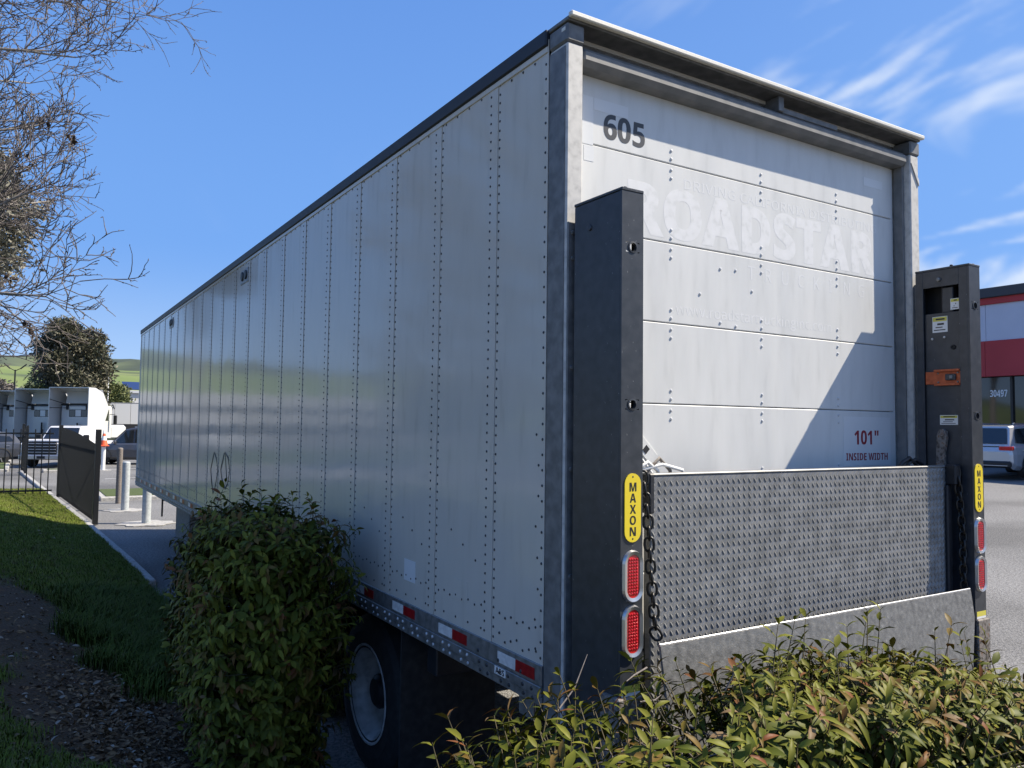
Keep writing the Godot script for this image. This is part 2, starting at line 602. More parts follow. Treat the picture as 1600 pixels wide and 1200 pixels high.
# ------------------------------------------------------------------ the setting
func sheet(xs: Array, zs: Array, yf: Callable, cf = null) -> MB:
	var b := mb()
	b.colored = cf != null
	for z in zs:
		for x in xs:
			if cf != null:
				b.tint = cf.call(x, z)
			var e := 0.1
			var nn := Vector3(yf.call(x - e, z) - yf.call(x + e, z), 2.0 * e, yf.call(x, z - e) - yf.call(x, z + e)).normalized()
			b.vert(Vector3(x, yf.call(x, z), z), nn)
	var w := xs.size()
	for j in zs.size() - 1:
		for i in w - 1:
			var a := j * w + i
			b.tri(a, a + w, a + w + 1)
			b.tri(a, a + w + 1, a + 1)
	return b

func steps(a: float, b: float, s: float) -> Array:
	var o := []
	var n := int(ceil((b - a) / s))
	for k in n + 1:
		o.append(a + (b - a) * k / n)
	return o

func soil_color(x: float, z: float) -> Color:
	# worn earth where feet go, thatch elsewhere
	var k := bare_at(x, z)
	var n := nz.get_noise_2d(x * 35.0, z * 35.0) * 0.5 + 0.5
	var earth := Color(.075, .040, .016).lerp(Color(.115, .068, .031), n)
	var thatch := Color(.060, .075, .018).lerp(Color(.09, .105, .028), n)
	return thatch.lerp(earth, k)

func bare_at(x: float, z: float) -> float:   # 1 where the earth is bare
	var wob := nz.get_noise_2d(x * 28.0, z * 28.0)
	var k := 0.0
	# the worn path along the lawn and the bed under the hedge
	k = max(k, 1.0 - smoothstep(0.35, 0.62, Vector2((x + 2.0) * 0.95, (z + 6.2) * 0.26).length() + wob * 0.28))
	k = max(k, 1.0 - smoothstep(0.42, 0.72, Vector2((x + 1.55) * 1.15, (z + 3.9) * 0.40).length() + wob * 0.3))
	k = max(k, 1.0 - smoothstep(0.75, 1.0, Vector2((x + 0.62) * 1.15, (z + 2.6) * 0.55).length() + wob * 0.25))
	k = max(k, smoothstep(-0.9, -0.35, z) * smoothstep(-3.2, -2.2, x))
	return k

func build_setting() -> void:
	# land to the horizon, the paved yard, the lawn bank and the bed behind the trailer
	var far_x := [-2600.0, -900.0, -300.0, -120.0, 5.0, 50.0, 140.0, 400.0, 1000.0, 2600.0]
	structure("terrain", sheet(far_x, [-900.0, -500.0, -260.0, -160.0, -80.0, -16.0, -4.0, 60.0, 300.0, 2600.0], func(x, z): return lot_y(x, z) - 0.12, func(x, z): return Color(.10, .125, .045)), M.hill)
	var lz := [-150.0, -80.0, -40.0, -24.0, -16.0, -12.0, -8.0, -4.0, 0.0, 20.0, 55.0]
	structure("parking_lot", sheet([-110.0, -40.0, -12.0, -4.0, 0.0, 5.0, 8.0, 20.0, 34.0, 50.0, 120.0], lz, lot_y), M.asphalt)
	# lawn: rows across, starting at the kerb
	var offs := [0.0, .1, .2, .35, .5, .7, .9, 1.1, 1.3, 1.5, 1.75, 2.0, 2.3, 2.6, 3.0, 3.5, 4.5, 6.0, 8.0]
	var b := mb()
	b.colored = true
	var rows := steps(-25.4, -12.0, 0.4) + steps(-11.8, 6.0, 0.2)
	for z in rows:
		for s in offs:
			var x: float = kerb_x(z) - 0.15 - s
			b.tint = soil_color(x, z)
			var e := 0.08
			b.vert(Vector3(x, bank_y(x, z), z), Vector3(bank_y(x - e, z) - bank_y(x + e, z), 2 * e, bank_y(x, z - e) - bank_y(x, z + e)).normalized())
	var w := offs.size()
	for j in rows.size() - 1:
		for i in w - 1:
			var a := j * w + i
			b.tri(a, a + w + 1, a + w)
			b.tri(a, a + 1, a + w + 1)
	structure("lawn", b, M.soil)
	# unseen concrete walk between lawn and street, added to bounce neutral light onto the trailer
	structure("bounce_pavement", sheet([-11.2, -9.6, -8.05], steps(-60.0, 50.0, 5.0), func(x, z): return lot_y(x, z) + 0.42 - 0.38 * smoothstep(-13.0, -24.0, z)), M.concrete)
	structure("planting_bed", sheet(steps(-0.389, 3.6, 0.2), steps(0.72, 6.0, 0.2), bank_y, func(x, z): return Color(.052, .036, .027)), M.soil)
	# kerb along the lawn: lengths of cast concrete with joints
	var kb := thing("kerb", "low concrete kerb along the lawn edge beside the gate", "kerb", Vector3(kerb_x(-16.0), lot_y(-0.5, -16.0), -16.0))
	var z0 := -9.1
	while z0 > -36.0:
		var z1 := z0 - 1.48
		var p := mb()
		var a := Vector3(kerb_x(z0) - 0.075, lot_y(-.3, z0) + 0.02, z0) - kb.position
		var c := Vector3(kerb_x(z1) - 0.075, lot_y(-.3, z1) + 0.02, z1) - kb.position
		var d := (a - c)
		var bs := Basis.looking_at(d, Vector3.UP)
		p.bbox(Vector3(-0.07, -0.12, -d.length() / 2), Vector3(0.07, 0.06 + rng.randf() * .006, d.length() / 2), 0.02, Transform3D(bs, (a + c) / 2))
		obj("kerb_length", p, M.concrete, kb)
		z0 -= 1.5

# leaf, twig and grass shapes
func leaf_mesh(ln: float, wd: float, curl: float, fold: float) -> MB:   # lies along -z from the origin, face up
	var b := mb()
	var ts := [0.0, 0.28, 0.6, 0.85, 1.0]
	var ws := [0.06, 0.82, 1.0, 0.5, 0.02]
	var rows := []
	for k in 5:
		var t: float = ts[k]
		var a: float = curl * t
		var z: float = -ln * t * (1.0 - 0.12 * t * abs(curl))
		var y := -ln * 0.5 * curl * t * t
		var hw: float = wd * 0.5 * ws[k]
		var up := Vector3(0, cos(a), -sin(a))
		rows.append([b.vert(Vector3(-hw, y + hw * fold, z), (up + Vector3(fold, 0, 0)).normalized()), b.vert(Vector3(0, y, z), up), b.vert(Vector3(hw, y + hw * fold, z), (up - Vector3(fold, 0, 0)).normalized())])
	for k in 4:
		for s in 2:
			b.tri(rows[k][s], rows[k][s + 1], rows[k + 1][s + 1])
			b.tri(rows[k][s], rows[k + 1][s + 1], rows[k + 1][s])
	return b

func tuft_mesh(blades: int, hgt: float, spread: float, wd: float, sd: int) -> MB:
	var b := mb()
	var r := RandomNumberGenerator.new()
	r.seed = sd
	for k in blades:
		var a := r.randf() * TAU
		var o := Vector3(r.randf_range(-1, 1), 0, r.randf_range(-1, 1)) * spread * 0.5
		var d := Vector3(cos(a), 0, sin(a))
		var h := hgt * r.randf_range(0.55, 1.1)
		var lean := h * r.randf_range(0.25, 0.95)
		var s := Vector3(d.z, 0, -d.x) * wd * 0.5
		var p1 := o + Vector3(0, h * 0.6, 0) + d * lean * 0.3
		var p2 := o + Vector3(0, h * (1.0 - 0.25 * lean / h), 0) + d * lean
		var nn := (Vector3.UP * 0.8 - d * 0.4).normalized()
		var i0 := b.vert(o - s, nn)
		var i1 := b.vert(o + s, nn)
		var i2 := b.vert(p1 + s * 0.8, nn)
		var i3 := b.vert(p1 - s * 0.8, nn)
		var i4 := b.vert(p2, nn)
		b.tri(i0, i2, i1)
		b.tri(i0, i3, i2)
		b.tri(i3, i4, i2)
	return b

# ------------------------------------------------------------------ the trailer
const TW := 2.59      # width
const TL := 13.72     # length
const TT := 4.03      # top
const TB := 1.265     # foot of the side sheets

func facing_left(at: Vector3) -> Transform3D:   # local z outwards to -x, local x runs towards +z
	return Transform3D(Basis(Vector3(0, 0, 1), Vector3(0, 1, 0), Vector3(-1, 0, 0)), at)

func dome(r: float, h: float, sides := 7) -> MB:   # rivet head, axis +z
	var b := mb()
	b.lathe([Vector2(r, 0), Vector2(r * 0.8, h * 0.7), Vector2(0.0001, h)], Transform3D(Basis(Vector3.RIGHT, PI / 2), Vector3.ZERO), sides)
	return b

func oval(hw: float, hh: float, seg := 10) -> Array:   # stadium standing upright, counter-clockwise
	var o := []
	for k in seg + 1:
		var a := PI * k / seg
		o.append(Vector2(cos(a) * hw, hh - hw + sin(a) * hw))
	for k in seg + 1:
		var a := PI + PI * k / seg
		o.append(Vector2(cos(a) * hw, -(hh - hw) + sin(a) * hw))
	return o

func ring(outer: Array, inner: Array, t: Transform3D, depth: float) -> MB:
	var b := mb()
	var n := outer.size()
	for k in n:
		var k2 := (k + 1) % n
		var a := Vector3(outer[k].x, outer[k].y, 0)
		var c := Vector3(outer[k2].x, outer[k2].y, 0)
		var d := Vector3(inner[k].x, inner[k].y, 0)
		var e := Vector3(inner[k2].x, inner[k2].y, 0)
		var u := Vector3(0, 0, depth)
		var ao := a.lerp(d, 0.25)
		var co := c.lerp(e, 0.25)
		b.face([t * a, t * c, t * (co + u), t * (ao + u)])
		b.face([t * (ao + u), t * (co + u), t * (e + u * 0.7), t * (d + u * 0.7)])
		b.face([t * (d + u * 0.7), t * (e + u * 0.7), t * e, t * d])
	return b

func build_trailer() -> void:
	var tr := thing("semi_trailer", "long white box trailer with rivetted sides and a folded tail lift at its rear", "trailer")
	# ---- side walls: overlapping sheets, rivets in pairs of rows
	var wall := Node3D.new()
	wall.name = "side_wall"
	tr.add_child(wall)
	var pitch := 0.604
	var n := 22
	var z_first := -0.56
	var sheet_mesh := mb()
	sheet_mesh.bbox(Vector3(0, TB, 0), Vector3(0.003, 3.975, pitch + 0.065), 0.0)
	var shm := sheet_mesh.mesh()
	var tilt := 0.0042 / pitch
	for k in n + 1:
		# rear sheet reaches the corner post; each sheet lies over the next one forward
		var z_back := z_first - (k - 1) * pitch if k > 0 else -0.132
		var z_front: float = max(z_first - k * pitch, -TL)
		var ln := z_back - z_front
		if ln < 0.05:
			continue
		if abs(ln - pitch) < 0.01:
			obj("side_sheet", shm, M.side, wall, Transform3D(Basis(Vector3.UP, -tilt), Vector3(-0.003, 0, z_front - 0.065)))
		else:
			var s := mb()
			s.bbox(Vector3(0, TB, 0), Vector3(0.003, 3.975, ln + (0.065 if k == 0 else 0.0)), 0.0)
			obj("side_sheet", s, M.side, wall, Transform3D(Basis(Vector3.UP, -tilt), Vector3(-0.003, 0, z_front - (0.065 if k == 0 else 0.0))))
	# rivets on the left wall
	var out := Basis(Vector3(0, 0, 1), Vector3(0, 1, 0), Vector3(-1, 0, 0))
	var xf := []
	var rr := RandomNumberGenerator.new()
	rr.seed = 5
	for k in n:
		var zs := z_first - k * pitch
		if zs < -TL + 0.1:
			break
		var y := TB + 0.03
		var j := 0
		while y < 3.95:
			xf.append(Transform3D(out, Vector3(-0.0036, y + rr.randf_range(-.002, .002), zs + 0.014)))
			xf.append(Transform3D(out, Vector3(-0.0072, y + 0.012, zs - 0.064)))
			y += 0.0445
			j += 1
		# top and foot rows between the posts
		for q in 8:
			var zz := zs - 0.064 - (pitch - 0.08) * (q + 0.5) / 8.0
			var xo := -0.0077 + 0.00695 * (zs - zz)
			xf.append(Transform3D(out, Vector3(xo, 3.945 - (q % 2) * 0.035, zz)))
			xf.append(Transform3D(out, Vector3(xo, TB + 0.155 - (q % 2) * 0.012, zz)))
			if q % 2 == 0:
				xf.append(Transform3D(out, Vector3(xo, TB + 0.045, zz)))
		if k < 3:
			for q in 3:
				xf.append(Transform3D(out, Vector3(-0.0077 + 0.00695 * (0.16 + 0.13 * q), 1.62 + 0.06 * q, zs - 0.16 - 0.13 * q)))
	var y2 := TB + 0.03
	var jj := 0
	while y2 < 3.95:
		xf.append(Transform3D(out, Vector3(-0.0063, y2, -0.150)))
		if y2 < 2.35 and jj % 2 == 0:
			xf.append(Transform3D(out, Vector3(-0.0058, y2 + .02, -0.185 - 0.012 * sin(jj))))
		y2 += 0.066
		jj += 1
	for q in 7:
		xf.append(Transform3D(out, Vector3(-0.0058, 3.94 - (q % 2) * 0.035, -0.19 - q * 0.05)))
		xf.append(Transform3D(out, Vector3(-0.0058, TB + 0.15 - (q % 2) * 0.014, -0.19 - q * 0.05)))
		xf.append(Transform3D(out, Vector3(-0.0058, TB + 0.06 - (q % 3) * 0.016, -0.19 - q * 0.05)))
	many("rivets", dome(0.0066, 0.0042).mesh(), M.rivet, xf, [], wall)
	# marker lamp plates high on the side
	for zc in [-5.62, -10.2]:
		var pl := mb()
		pl.bbox(Vector3(-0.16, -0.075, 0), Vector3(0.16, 0.075, 0.006), 0.003, facing_left(Vector3(-0.006, 3.785, zc)))
		obj("lamp_plate", pl, M.rail, wall)
		for s in [-1, 1]:
			var lm := mb()
			lm.lathe([Vector2(0.05, 0), Vector2(0.045, 0.012), Vector2(0.0001, 0.014)], facing_left(Vector3(-0.012, 3.79, zc + s * 0.07)) * Transform3D(Basis(Vector3.RIGHT, PI / 2), Vector3.ZERO), 14)
			obj("marker_lamp", lm, M.top_rail, wall)
	# leaf-like scrawl in black marker
	for sc in [[Vector2(-6.82, 1.94), Vector2(-6.99, 1.74), Vector2(-6.93, 1.62), Vector2(-6.82, 1.47), Vector2(-6.72, 1.55), Vector2(-6.60, 1.74), Vector2(-6.68, 1.86), Vector2(-6.79, 1.93)], [Vector2(-6.30, 1.95), Vector2(-6.46, 1.76), Vector2(-6.38, 1.66), Vector2(-6.22, 1.57), Vector2(-6.10, 1.63), Vector2(-6.02, 1.77), Vector2(-6.10, 1.90), Vector2(-6.26, 1.96), Vector2(-6.20, 1.80), Vector2(-6.14, 1.66)]]:
		var pts := []
		var rd := []
		for p in sc:
			pts.append(Vector3(-0.0085, p.y, p.x))
			rd.append(0.011 + 0.006 * rr.randf())
		var s := mb()
		s.tube(pts, rd, 4)
		for k in s.v.size():
			s.v[k] = Vector3(-0.0085 + (s.v[k].x + 0.0085) * 0.1, s.v[k].y, s.v[k].z)
		obj("marker_scrawl", s, M.ink, wall)
	# two paler repair patches
	bx("repair_patch", Vector3(-0.0072, 1.39, -1.55), Vector3(-0.0030, 1.51, -1.40), 0.0, M.sticker_door, wall)
	bx("repair_patch", Vector3(-0.0072, 1.40, -0.95), Vector3(-0.0030, 1.50, -0.80), 0.0, M.side, wall)
	# far side, front, roof, floor
	var box := mb()
	box.box(Vector3(TW - 0.02, TB - 0.16, -TL), Vector3(TW, 3.98, -0.13))
	obj("far_wall", box, M.side, tr)
	bx("front_wall", Vector3(0.003, TB - 0.16, -TL - 0.03), Vector3(TW - 0.003, 3.98, -TL), 0.01, M.side, tr)
	bx("nose_corner", Vector3(-0.012, TB - 0.16, -TL - 0.02), Vector3(0.03, 3.99, -TL + 0.05), 0.012, M.side, tr)
	bx("roof", Vector3(0.02, 3.985, -TL), Vector3(TW - 0.02, 4.012, -0.1), 0.0, M.side, tr)
	bx("floor", Vector3(0.02, TB - 0.10, -TL), Vector3(TW - 0.02, TB - 0.01, -0.1), 0.0, M.black, tr)
	# top rail
	var rail := bx("top_rail", Vector3(-0.022, 3.945, -TL - 0.03), Vector3(0.05, 4.02, -0.135), 0.006, M.top_rail, tr)
	bx("rail_flange", Vector3(-0.012, 3.918, -TL - 0.02), Vector3(0.0, 3.9449, -0.137), 0.002, M.side, rail)
	bx("top_rail", Vector3(TW - 0.05, 3.945, -TL - 0.03), Vector3(TW + 0.022, 4.02, -0.135), 0.006, M.top_rail, tr)
	# bottom rail: three steps of an extrusion, bolts and tape
	var br := mb()
	br.bbox(Vector3(-0.014, 1.180, -TL - 0.02), Vector3(0.02, 1.268, -0.133), 0.003)
	br.bbox(Vector3(-0.018, 1.136, -TL - 0.02), Vector3(0.02, 1.1795, -0.133), 0.003)
	br.bbox(Vector3(-0.012, 1.097, -TL - 0.02), Vector3(0.02, 1.1355, -0.133), 0.003)
	var brn := obj("bottom_rail", br, M.rail, tr)
	bx("bottom_rail", Vector3(TW - 0.02, 1.10, -TL), Vector3(TW + 0.014, 1.268, -0.133), 0.003, M.rail, tr)
	var bolts := []
	var dark := []
	var zb := -0.2
	while zb > -TL:
		var a := (bolts if zb < -0.75 else dark)
		for yy in [1.158, 1.118]:
			a.append(Transform3D(out, Vector3(-0.018 if yy > 1.13 else -0.012, yy, zb)))
			a.append(Transform3D(out, Vector3(-0.018 if yy > 1.13 else -0.012, yy, zb - 0.07)))
		if zb > -0.75:
			a.append(Transform3D(out, Vector3(-0.0141, 1.205, zb - 0.09)))
		zb -= 0.19
	many("rail_bolts", dome(0.0085, 0.006).mesh(), M.rivet_white, bolts, [], brn)
	many("rail_bolts", dome(0.010, 0.006).mesh(), M.rivet, dark, [], brn)
	var zt := -0.487
	while zt > -TL + 0.5:
		bx("white_reflector", Vector3(-0.0158, 1.196, zt), Vector3(-0.0141, 1.246, zt + 0.152), 0.0, M.tape_white, brn)
		bx("red_reflector", Vector3(-0.0158, 1.196, zt + 0.1535), Vector3(-0.0141, 1.246, zt + 0.305), 0.0, M.tape_red, brn)
		zt -= 0.6
	bx("decal", Vector3(-0.0200, 1.142, -0.505), Vector3(-0.0182, 1.176, -0.41), 0.0, M.sticker, brn)
	lettering("decal_letters", "ABS", 0.026, M.ink, brn, Vector3(-0.0205, 1.146, -0.495), out, 0.075, 700, "Droid Sans", 0.001)

	build_rear(tr)
	build_running_gear(tr)

func build_rear(tr: Node3D) -> void:
	var zout := Basis()
	var rr := RandomNumberGenerator.new()
	rr.seed = 8
	# ---- corner posts
	for s in [0, 1]:
		var x0 := 0.0 if s == 0 else TW - 0.084
		var post := bx("corner_post", Vector3(x0, 1.06, -0.130), Vector3(x0 + 0.084, 3.915, 0.0), 0.006, M.galv, tr)
		var sd := -0.004 if s == 0 else TW
		bx("side_plate", Vector3(sd, 1.06, -0.1295), Vector3(sd + 0.004, 3.90, -0.012), 0.001, M.galv_dark, post)
		# seal strip inside the post
		var xs := 0.085 if s == 0 else TW - 0.085 - 0.016
		bx("door_seal", Vector3(xs, 1.2, -0.098), Vector3(xs + 0.016, 3.85, -0.040), 0.003, M.sticker if s == 0 else M.galv_mid, post)
		# corner casting
		var cc := mb()
		var px := -0.006 if s == 0 else TW - 0.088
		cc.bbox(Vector3(px, 3.916, -0.131), Vector3(px + 0.094, 3.998, 0.006), 0.008)
		obj("corner_casting", cc, M.galv_dark, post)
		bx("casting_slot", Vector3(px - 0.0012 if s == 0 else px + 0.0935, 3.965, -0.035), Vector3(px + 0.001 if s == 0 else px + 0.0955, 3.98, -0.008), 0.0, M.cap, post)
	var brace := mb()
	brace.prism([Vector2(2.508, 3.862), Vector2(2.528, 3.87), Vector2(2.586, 3.765), Vector2(2.586, 3.735)], Transform3D(Basis(), Vector3(0, 0, 0.001)), 0.006)
	obj("corner_brace", brace, M.galv, tr)
	# ---- header: drip edge, dark channel, lintel
	var hd := mb()
	hd.bbox(Vector3(-0.008, 4.010, 0.012), Vector3(TW + 0.008, 4.034, 0.040), 0.005)
	var header := obj("drip_edge", hd, M.cap, tr)
	bx("channel", Vector3(0.085, 3.90, -0.1295), Vector3(TW - 0.085, 4.003, -0.112), 0.0, M.galv_dark, header)
	bx("header_plate", Vector3(-0.006, 4.0035, -0.16), Vector3(TW + 0.006, 4.022, 0.0119), 0.003, M.galv_dark, header)
	bx("channel_bracket", Vector3(1.36, 3.926, -0.111), Vector3(1.40, 4.003, -0.012), 0.003, M.galv_dark, header)
	bx("channel_plate", Vector3(1.401, 3.926, -0.111), Vector3(1.86, 3.955, -0.025), 0.003, M.galv_dark, header)
	var li := mb()
	li.bbox(Vector3(0.0842, 3.846, -0.1295), Vector3(TW - 0.0842, 3.925, -0.010), 0.022)
	obj("lintel", li, M.galv_mid, tr)
	# ---- roll-up door
	var door := Node3D.new()
	door.name = "roll_up_door"
	tr.add_child(door)
	var zd := -0.1
	var seams := [3.849, 3.538, 3.153, 2.769, 2.385, 2.0, 1.615, 1.27]
	for k in seams.size() - 1:
		var p := mb()
		p.bbox(Vector3(0.125, seams[k + 1] + 0.0035, zd - 0.03), Vector3(TW - 0.125, seams[k], zd), 0.004)
		obj("door_panel", p, M.door, door)
	for s in [0, 1]:
		var x0 := 0.1015 if s == 0 else TW - 0.1245
		bx("door_track", Vector3(x0, 1.27, zd - 0.03), Vector3(x0 + 0.023, 3.849, zd - 0.004), 0.003, M.door, door)
	bx("door_backing", Vector3(0.1, 1.27, zd - 0.05), Vector3(TW - 0.1, 3.9, zd - 0.034), 0.0, M.black, door)
	var xf := []
	for x in [0.69, 1.322, 1.945]:
		for k in range(1, seams.size() - 1):
			for dy in [0.066, 0.026, -0.028, -0.068]:
				xf.append(Transform3D(Basis(), Vector3(x, seams[k] + dy, zd)))
	for p in [Vector2(1.02, 3.07), Vector2(1.13, 3.075), Vector2(1.25, 2.98), Vector2(0.88, 2.93), Vector2(1.02, 2.80), Vector2(1.13, 2.79), Vector2(1.322, 2.075), Vector2(1.945, 2.085)]:
		xf.append(Transform3D(Basis(), Vector3(p.x, p.y, zd)))
	many("door_bolts", dome(0.0080, 0.0055, 10).mesh(), M.rivet_white, xf, [], door)
	# lettering on the door
	lettering("trailer_number", "605", 0.112, M.number, door, Vector3(0.277, 3.579, zd + 0.0004), zout, 0.245, 550, "Droid Sans", 0.0012)
	lettering("faded_lettering", "DRIVING CALIFORNIA DISTRIBUTING", 0.048, M.ghost_edge, door, Vector3(0.775, 3.432, zd + 0.00025), zout, 1.54, 400, "Droid Sans", 0.0002)
	lettering("faded_lettering", "ROADSTAR", 0.225, M.ghost, door, Vector3(0.42, 3.172, zd + 0.00025), zout, 1.88, 900, "Droid Sans", 0.0002)
	var tk := "TRUCKING"
	for k in tk.length():
		lettering("faded_letter", tk[k], 0.070, M.ghost_edge, door, Vector3(1.22 + k * 0.131, 3.040, zd + 0.00025), zout, 0.0, 400, "Droid Sans", 0.0002)
	lettering("faded_lettering", "www.roadstartruckinginc.com", 0.052, M.ghost, door, Vector3(0.72, 2.800, zd + 0.00025), zout, 1.17, 500, "Droid Sans", 0.0002)
	# width sticker
	bx("width_sticker", Vector3(1.985, 2.075, zd + 0.0002), Vector3(2.425, 2.352, zd + 0.0016), 0.0, M.sticker_door, door)
	lettering("sticker_number", "101\"", 0.078, M.red_ink, door, Vector3(2.085, 2.195, zd + 0.0018), zout, 0.225, 800, "Droid Sans", 0.001)
	lettering("sticker_words", "INSIDE WIDTH", 0.040, M.red_ink, door, Vector3(2.008, 2.105, zd + 0.0018), zout, 0.388, 800, "Droid Sans", 0.001)
	# clear tape strips, upper corners
	for q in [[0.155, 3.535, 0.062, 0.22], [0.22, 3.70, 0.20, 0.055], [2.20, 3.70, 0.18, 0.05], [0.165, 3.46, 0.055, 0.068]]:
		bx("tape_strip", Vector3(q[0], q[1], zd + 0.0002), Vector3(q[0] + q[2], q[1] + q[3], zd + 0.001), 0.0, M.sticker_door, door)
	# latch at the left edge
	var lt := Transform3D(Basis(Vector3(0, 0, 1), -0.78), Vector3(0.53, 2.175, zd))
	var lp := mb()
	lp.bbox(Vector3(-0.09, -0.032, 0.0), Vector3(0.07, 0.032, 0.006), 0.002, lt)
	obj("latch_plate", lp, M.door, door)
	var lm := mb()
	lm.bbox(Vector3(-0.014, -0.016, 0.0062), Vector3(0.014, 0.016, 0.008), 0.0, lt)
	obj("latch_decal", lm, M.ink, door)
	var lv := mb()
	lv.tube([Vector3(0.40, 2.21, zd + 0.03), Vector3(0.47, 2.14, zd + 0.035), Vector3(0.58, 2.03, zd + 0.03)], [0.006, 0.007, 0.006], 6)
	lv.tube([Vector3(0.38, 2.12, zd + 0.02), Vector3(0.47, 2.118, zd + 0.03), Vector3(0.52, 2.06, zd + 0.03)], [0.006, 0.006, 0.006], 6)
	obj("latch_lever", lv, M.sticker, door)
	# ---- tail lift columns
	for s in [0, 1]:
		lift_column(tr, s)
	build_platform(tr)
	# sill and lower rear beam
	bx("rear_sill", Vector3(0.084, 1.08, -0.129), Vector3(TW - 0.084, 1.262, -0.005), 0.006, M.galv_dark, tr)
	bx("lift_beam", Vector3(0.13, 0.62, 0.06), Vector3(TW - 0.13, 0.80, 0.22), 0.01, M.black_paint, tr)

func lift_column(tr: Node3D, s: int) -> void:
	var x_out := 0.015 if s == 0 else TW - 0.008     # outer face
	var dir := 1.0 if s == 0 else -1.0                # towards the trailer's middle
	var z0 := 0.040
	var z1 := 0.345
	var y0 := 0.60
	var y1 := 3.2
	var w := 0.108
	var X := func(a: float) -> float: return x_out + dir * a
	var mk := func(a: float, b: float, ya: float, yb: float, za: float, zb: float, bev: float) -> MB:
		var m := mb()
		m.bbox(Vector3(min(X.call(a), X.call(b)), ya, za), Vector3(max(X.call(a), X.call(b)), yb, zb), bev)
		return m
	var col := obj("lift_column", mk.call(0.0, 0.012, y0, y1 - 0.013, z0, z1 - 0.0125, 0.002), M.grey_paint, tr)
	# rear plate (with real bolt holes), front plate, cap
	var holes := [2.97, 2.362]
	var ys := [y0]
	for h in [2.362, 2.97]:
		ys.append(h - 0.02)
		ys.append(h + 0.02)
	ys.append(y1 - 0.013)
	var rp := mb()
	for k in range(0, ys.size() - 1):
		if k % 2 == 0:
			rp.bbox(Vector3(min(X.call(0.0), X.call(w)), ys[k], z1 - 0.012), Vector3(max(X.call(0.0), X.call(w)), ys[k + 1], z1), 0.0)
	var xm: float = X.call(0.056)
	for h in holes:
		var oc := []
		var sq := []
		for k in 17:
			var a := TAU * k / 16.0
			oc.append(Vector3(cos(a) * 0.0165, sin(a) * 0.0165, 0))
			var m: float = max(abs(cos(a)) / (w / 2.0 - 0.02), abs(sin(a)) / 0.02)
			sq.append(Vector3(cos(a) / m, sin(a) / m, 0))
		var xc: float = (X.call(0.0) + X.call(w)) / 2.0
		for k in 16:
			rp.face([Vector3(xc, h, z1) + sq[k], Vector3(xc, h, z1) + sq[k + 1], Vector3(xc, h, z1) + oc[k + 1], Vector3(xc, h, z1) + oc[k]])
			rp.face([Vector3(xc, h, z1) + oc[k], Vector3(xc, h, z1) + oc[k + 1], Vector3(xc, h, z1 - 0.012) + oc[k + 1], Vector3(xc, h, z1 - 0.012) + oc[k]])
	for h in holes:
		for e in [0.0, w - 0.02]:
			rp.bbox(Vector3(min(X.call(e), X.call(e + 0.02)), h - 0.02, z1 - 0.012), Vector3(max(X.call(e), X.call(e + 0.02)), h + 0.02, z1), 0.0)
	obj("rear_plate", rp, M.grey_paint, col)
	obj("front_plate", mk.call(0.0125, w - 0.0125, y0, y1 - 0.013, z0, z0 + 0.008, 0.0), M.grey_paint, col)
	for h in holes:
		var wr := mb()
		wr.lathe([Vector2(0.017, 0), Vector2(0.023, 0.001), Vector2(0.023, 0.003), Vector2(0.017, 0.004)], Transform3D(Basis(Vector3.RIGHT, PI / 2), Vector3((X.call(0.0) + X.call(w)) / 2.0, h, z1)), 16)
		obj("hole_rim", wr, M.grey_paint, col)
	obj("top_cap", mk.call(-0.002, w + 0.001, y1 - 0.012, y1, z0 - 0.002, z1 + 0.002, 0.002), M.grey_paint, col)
	for q in [[0.03, z1 - 0.02], [0.10, z1 - 0.10], [0.03, z0 + 0.03]]:
		obj("cap_bolt", mk.call(q[0] - 0.007, q[0] + 0.007, y1, y1 + 0.009, q[1] - 0.007, q[1] + 0.007, 0.002), M.grey_paint, col)
	# inner face: frame round a recess
	obj("inner_frame", mk.call(w - 0.012, w, y0, y1 - 0.013, z0, 0.083, 0.001), M.grey_paint, col)
	obj("inner_frame", mk.call(w - 0.012, w, y0, y1 - 0.013, 0.287, z1 - 0.0125, 0.001), M.grey_paint, col)
	obj("inner_frame", mk.call(w - 0.012, w, 3.093, y1 - 0.013, 0.0835, 0.2865, 0.001), M.grey_paint, col)
	obj("cover_panel", mk.call(w - 0.024, w - 0.016, y0, 2.945, 0.0835, 0.2865, 0.001), M.grey_paint, col)
	obj("recess_back", mk.call(0.0125, 0.018, y0, y1 - 0.014, z0 + 0.002, z1 - 0.014, 0.0), M.black, col)
	obj("guide_rail", mk.call(0.03, 0.06, 2.6, 3.14, 0.165, 0.172, 0.001), M.grey_paint, col)
	obj("guide_block", mk.call(0.035, 0.08, 2.945, 3.09, 0.178, 0.24, 0.004), M.grey_paint, col)
	var bo := Transform3D(Basis(Vector3(0, 0, 1), dir * -PI / 2), Vector3(X.call(w), 3.134, 0.178))
	var bt := mb()
	bt.lathe([Vector2(0.013, 0), Vector2(0.011, 0.012), Vector2(0.0001, 0.016)], bo, 10)
	obj("pivot_bolt", bt, M.steel, col)
	for q in [[2.80, 0.125], [2.805, 0.195]]:
		var d2 := mb()
		d2.lathe([Vector2(0.0075, 0), Vector2(0.006, 0.005), Vector2(0.0001, 0.007)], Transform3D(Basis(Vector3(0, 0, 1), dir * -PI / 2), Vector3(X.call(w - 0.016), q[0], q[1])), 8)
		obj("cover_bolt", d2, M.bright, col)
	var kn := mb()
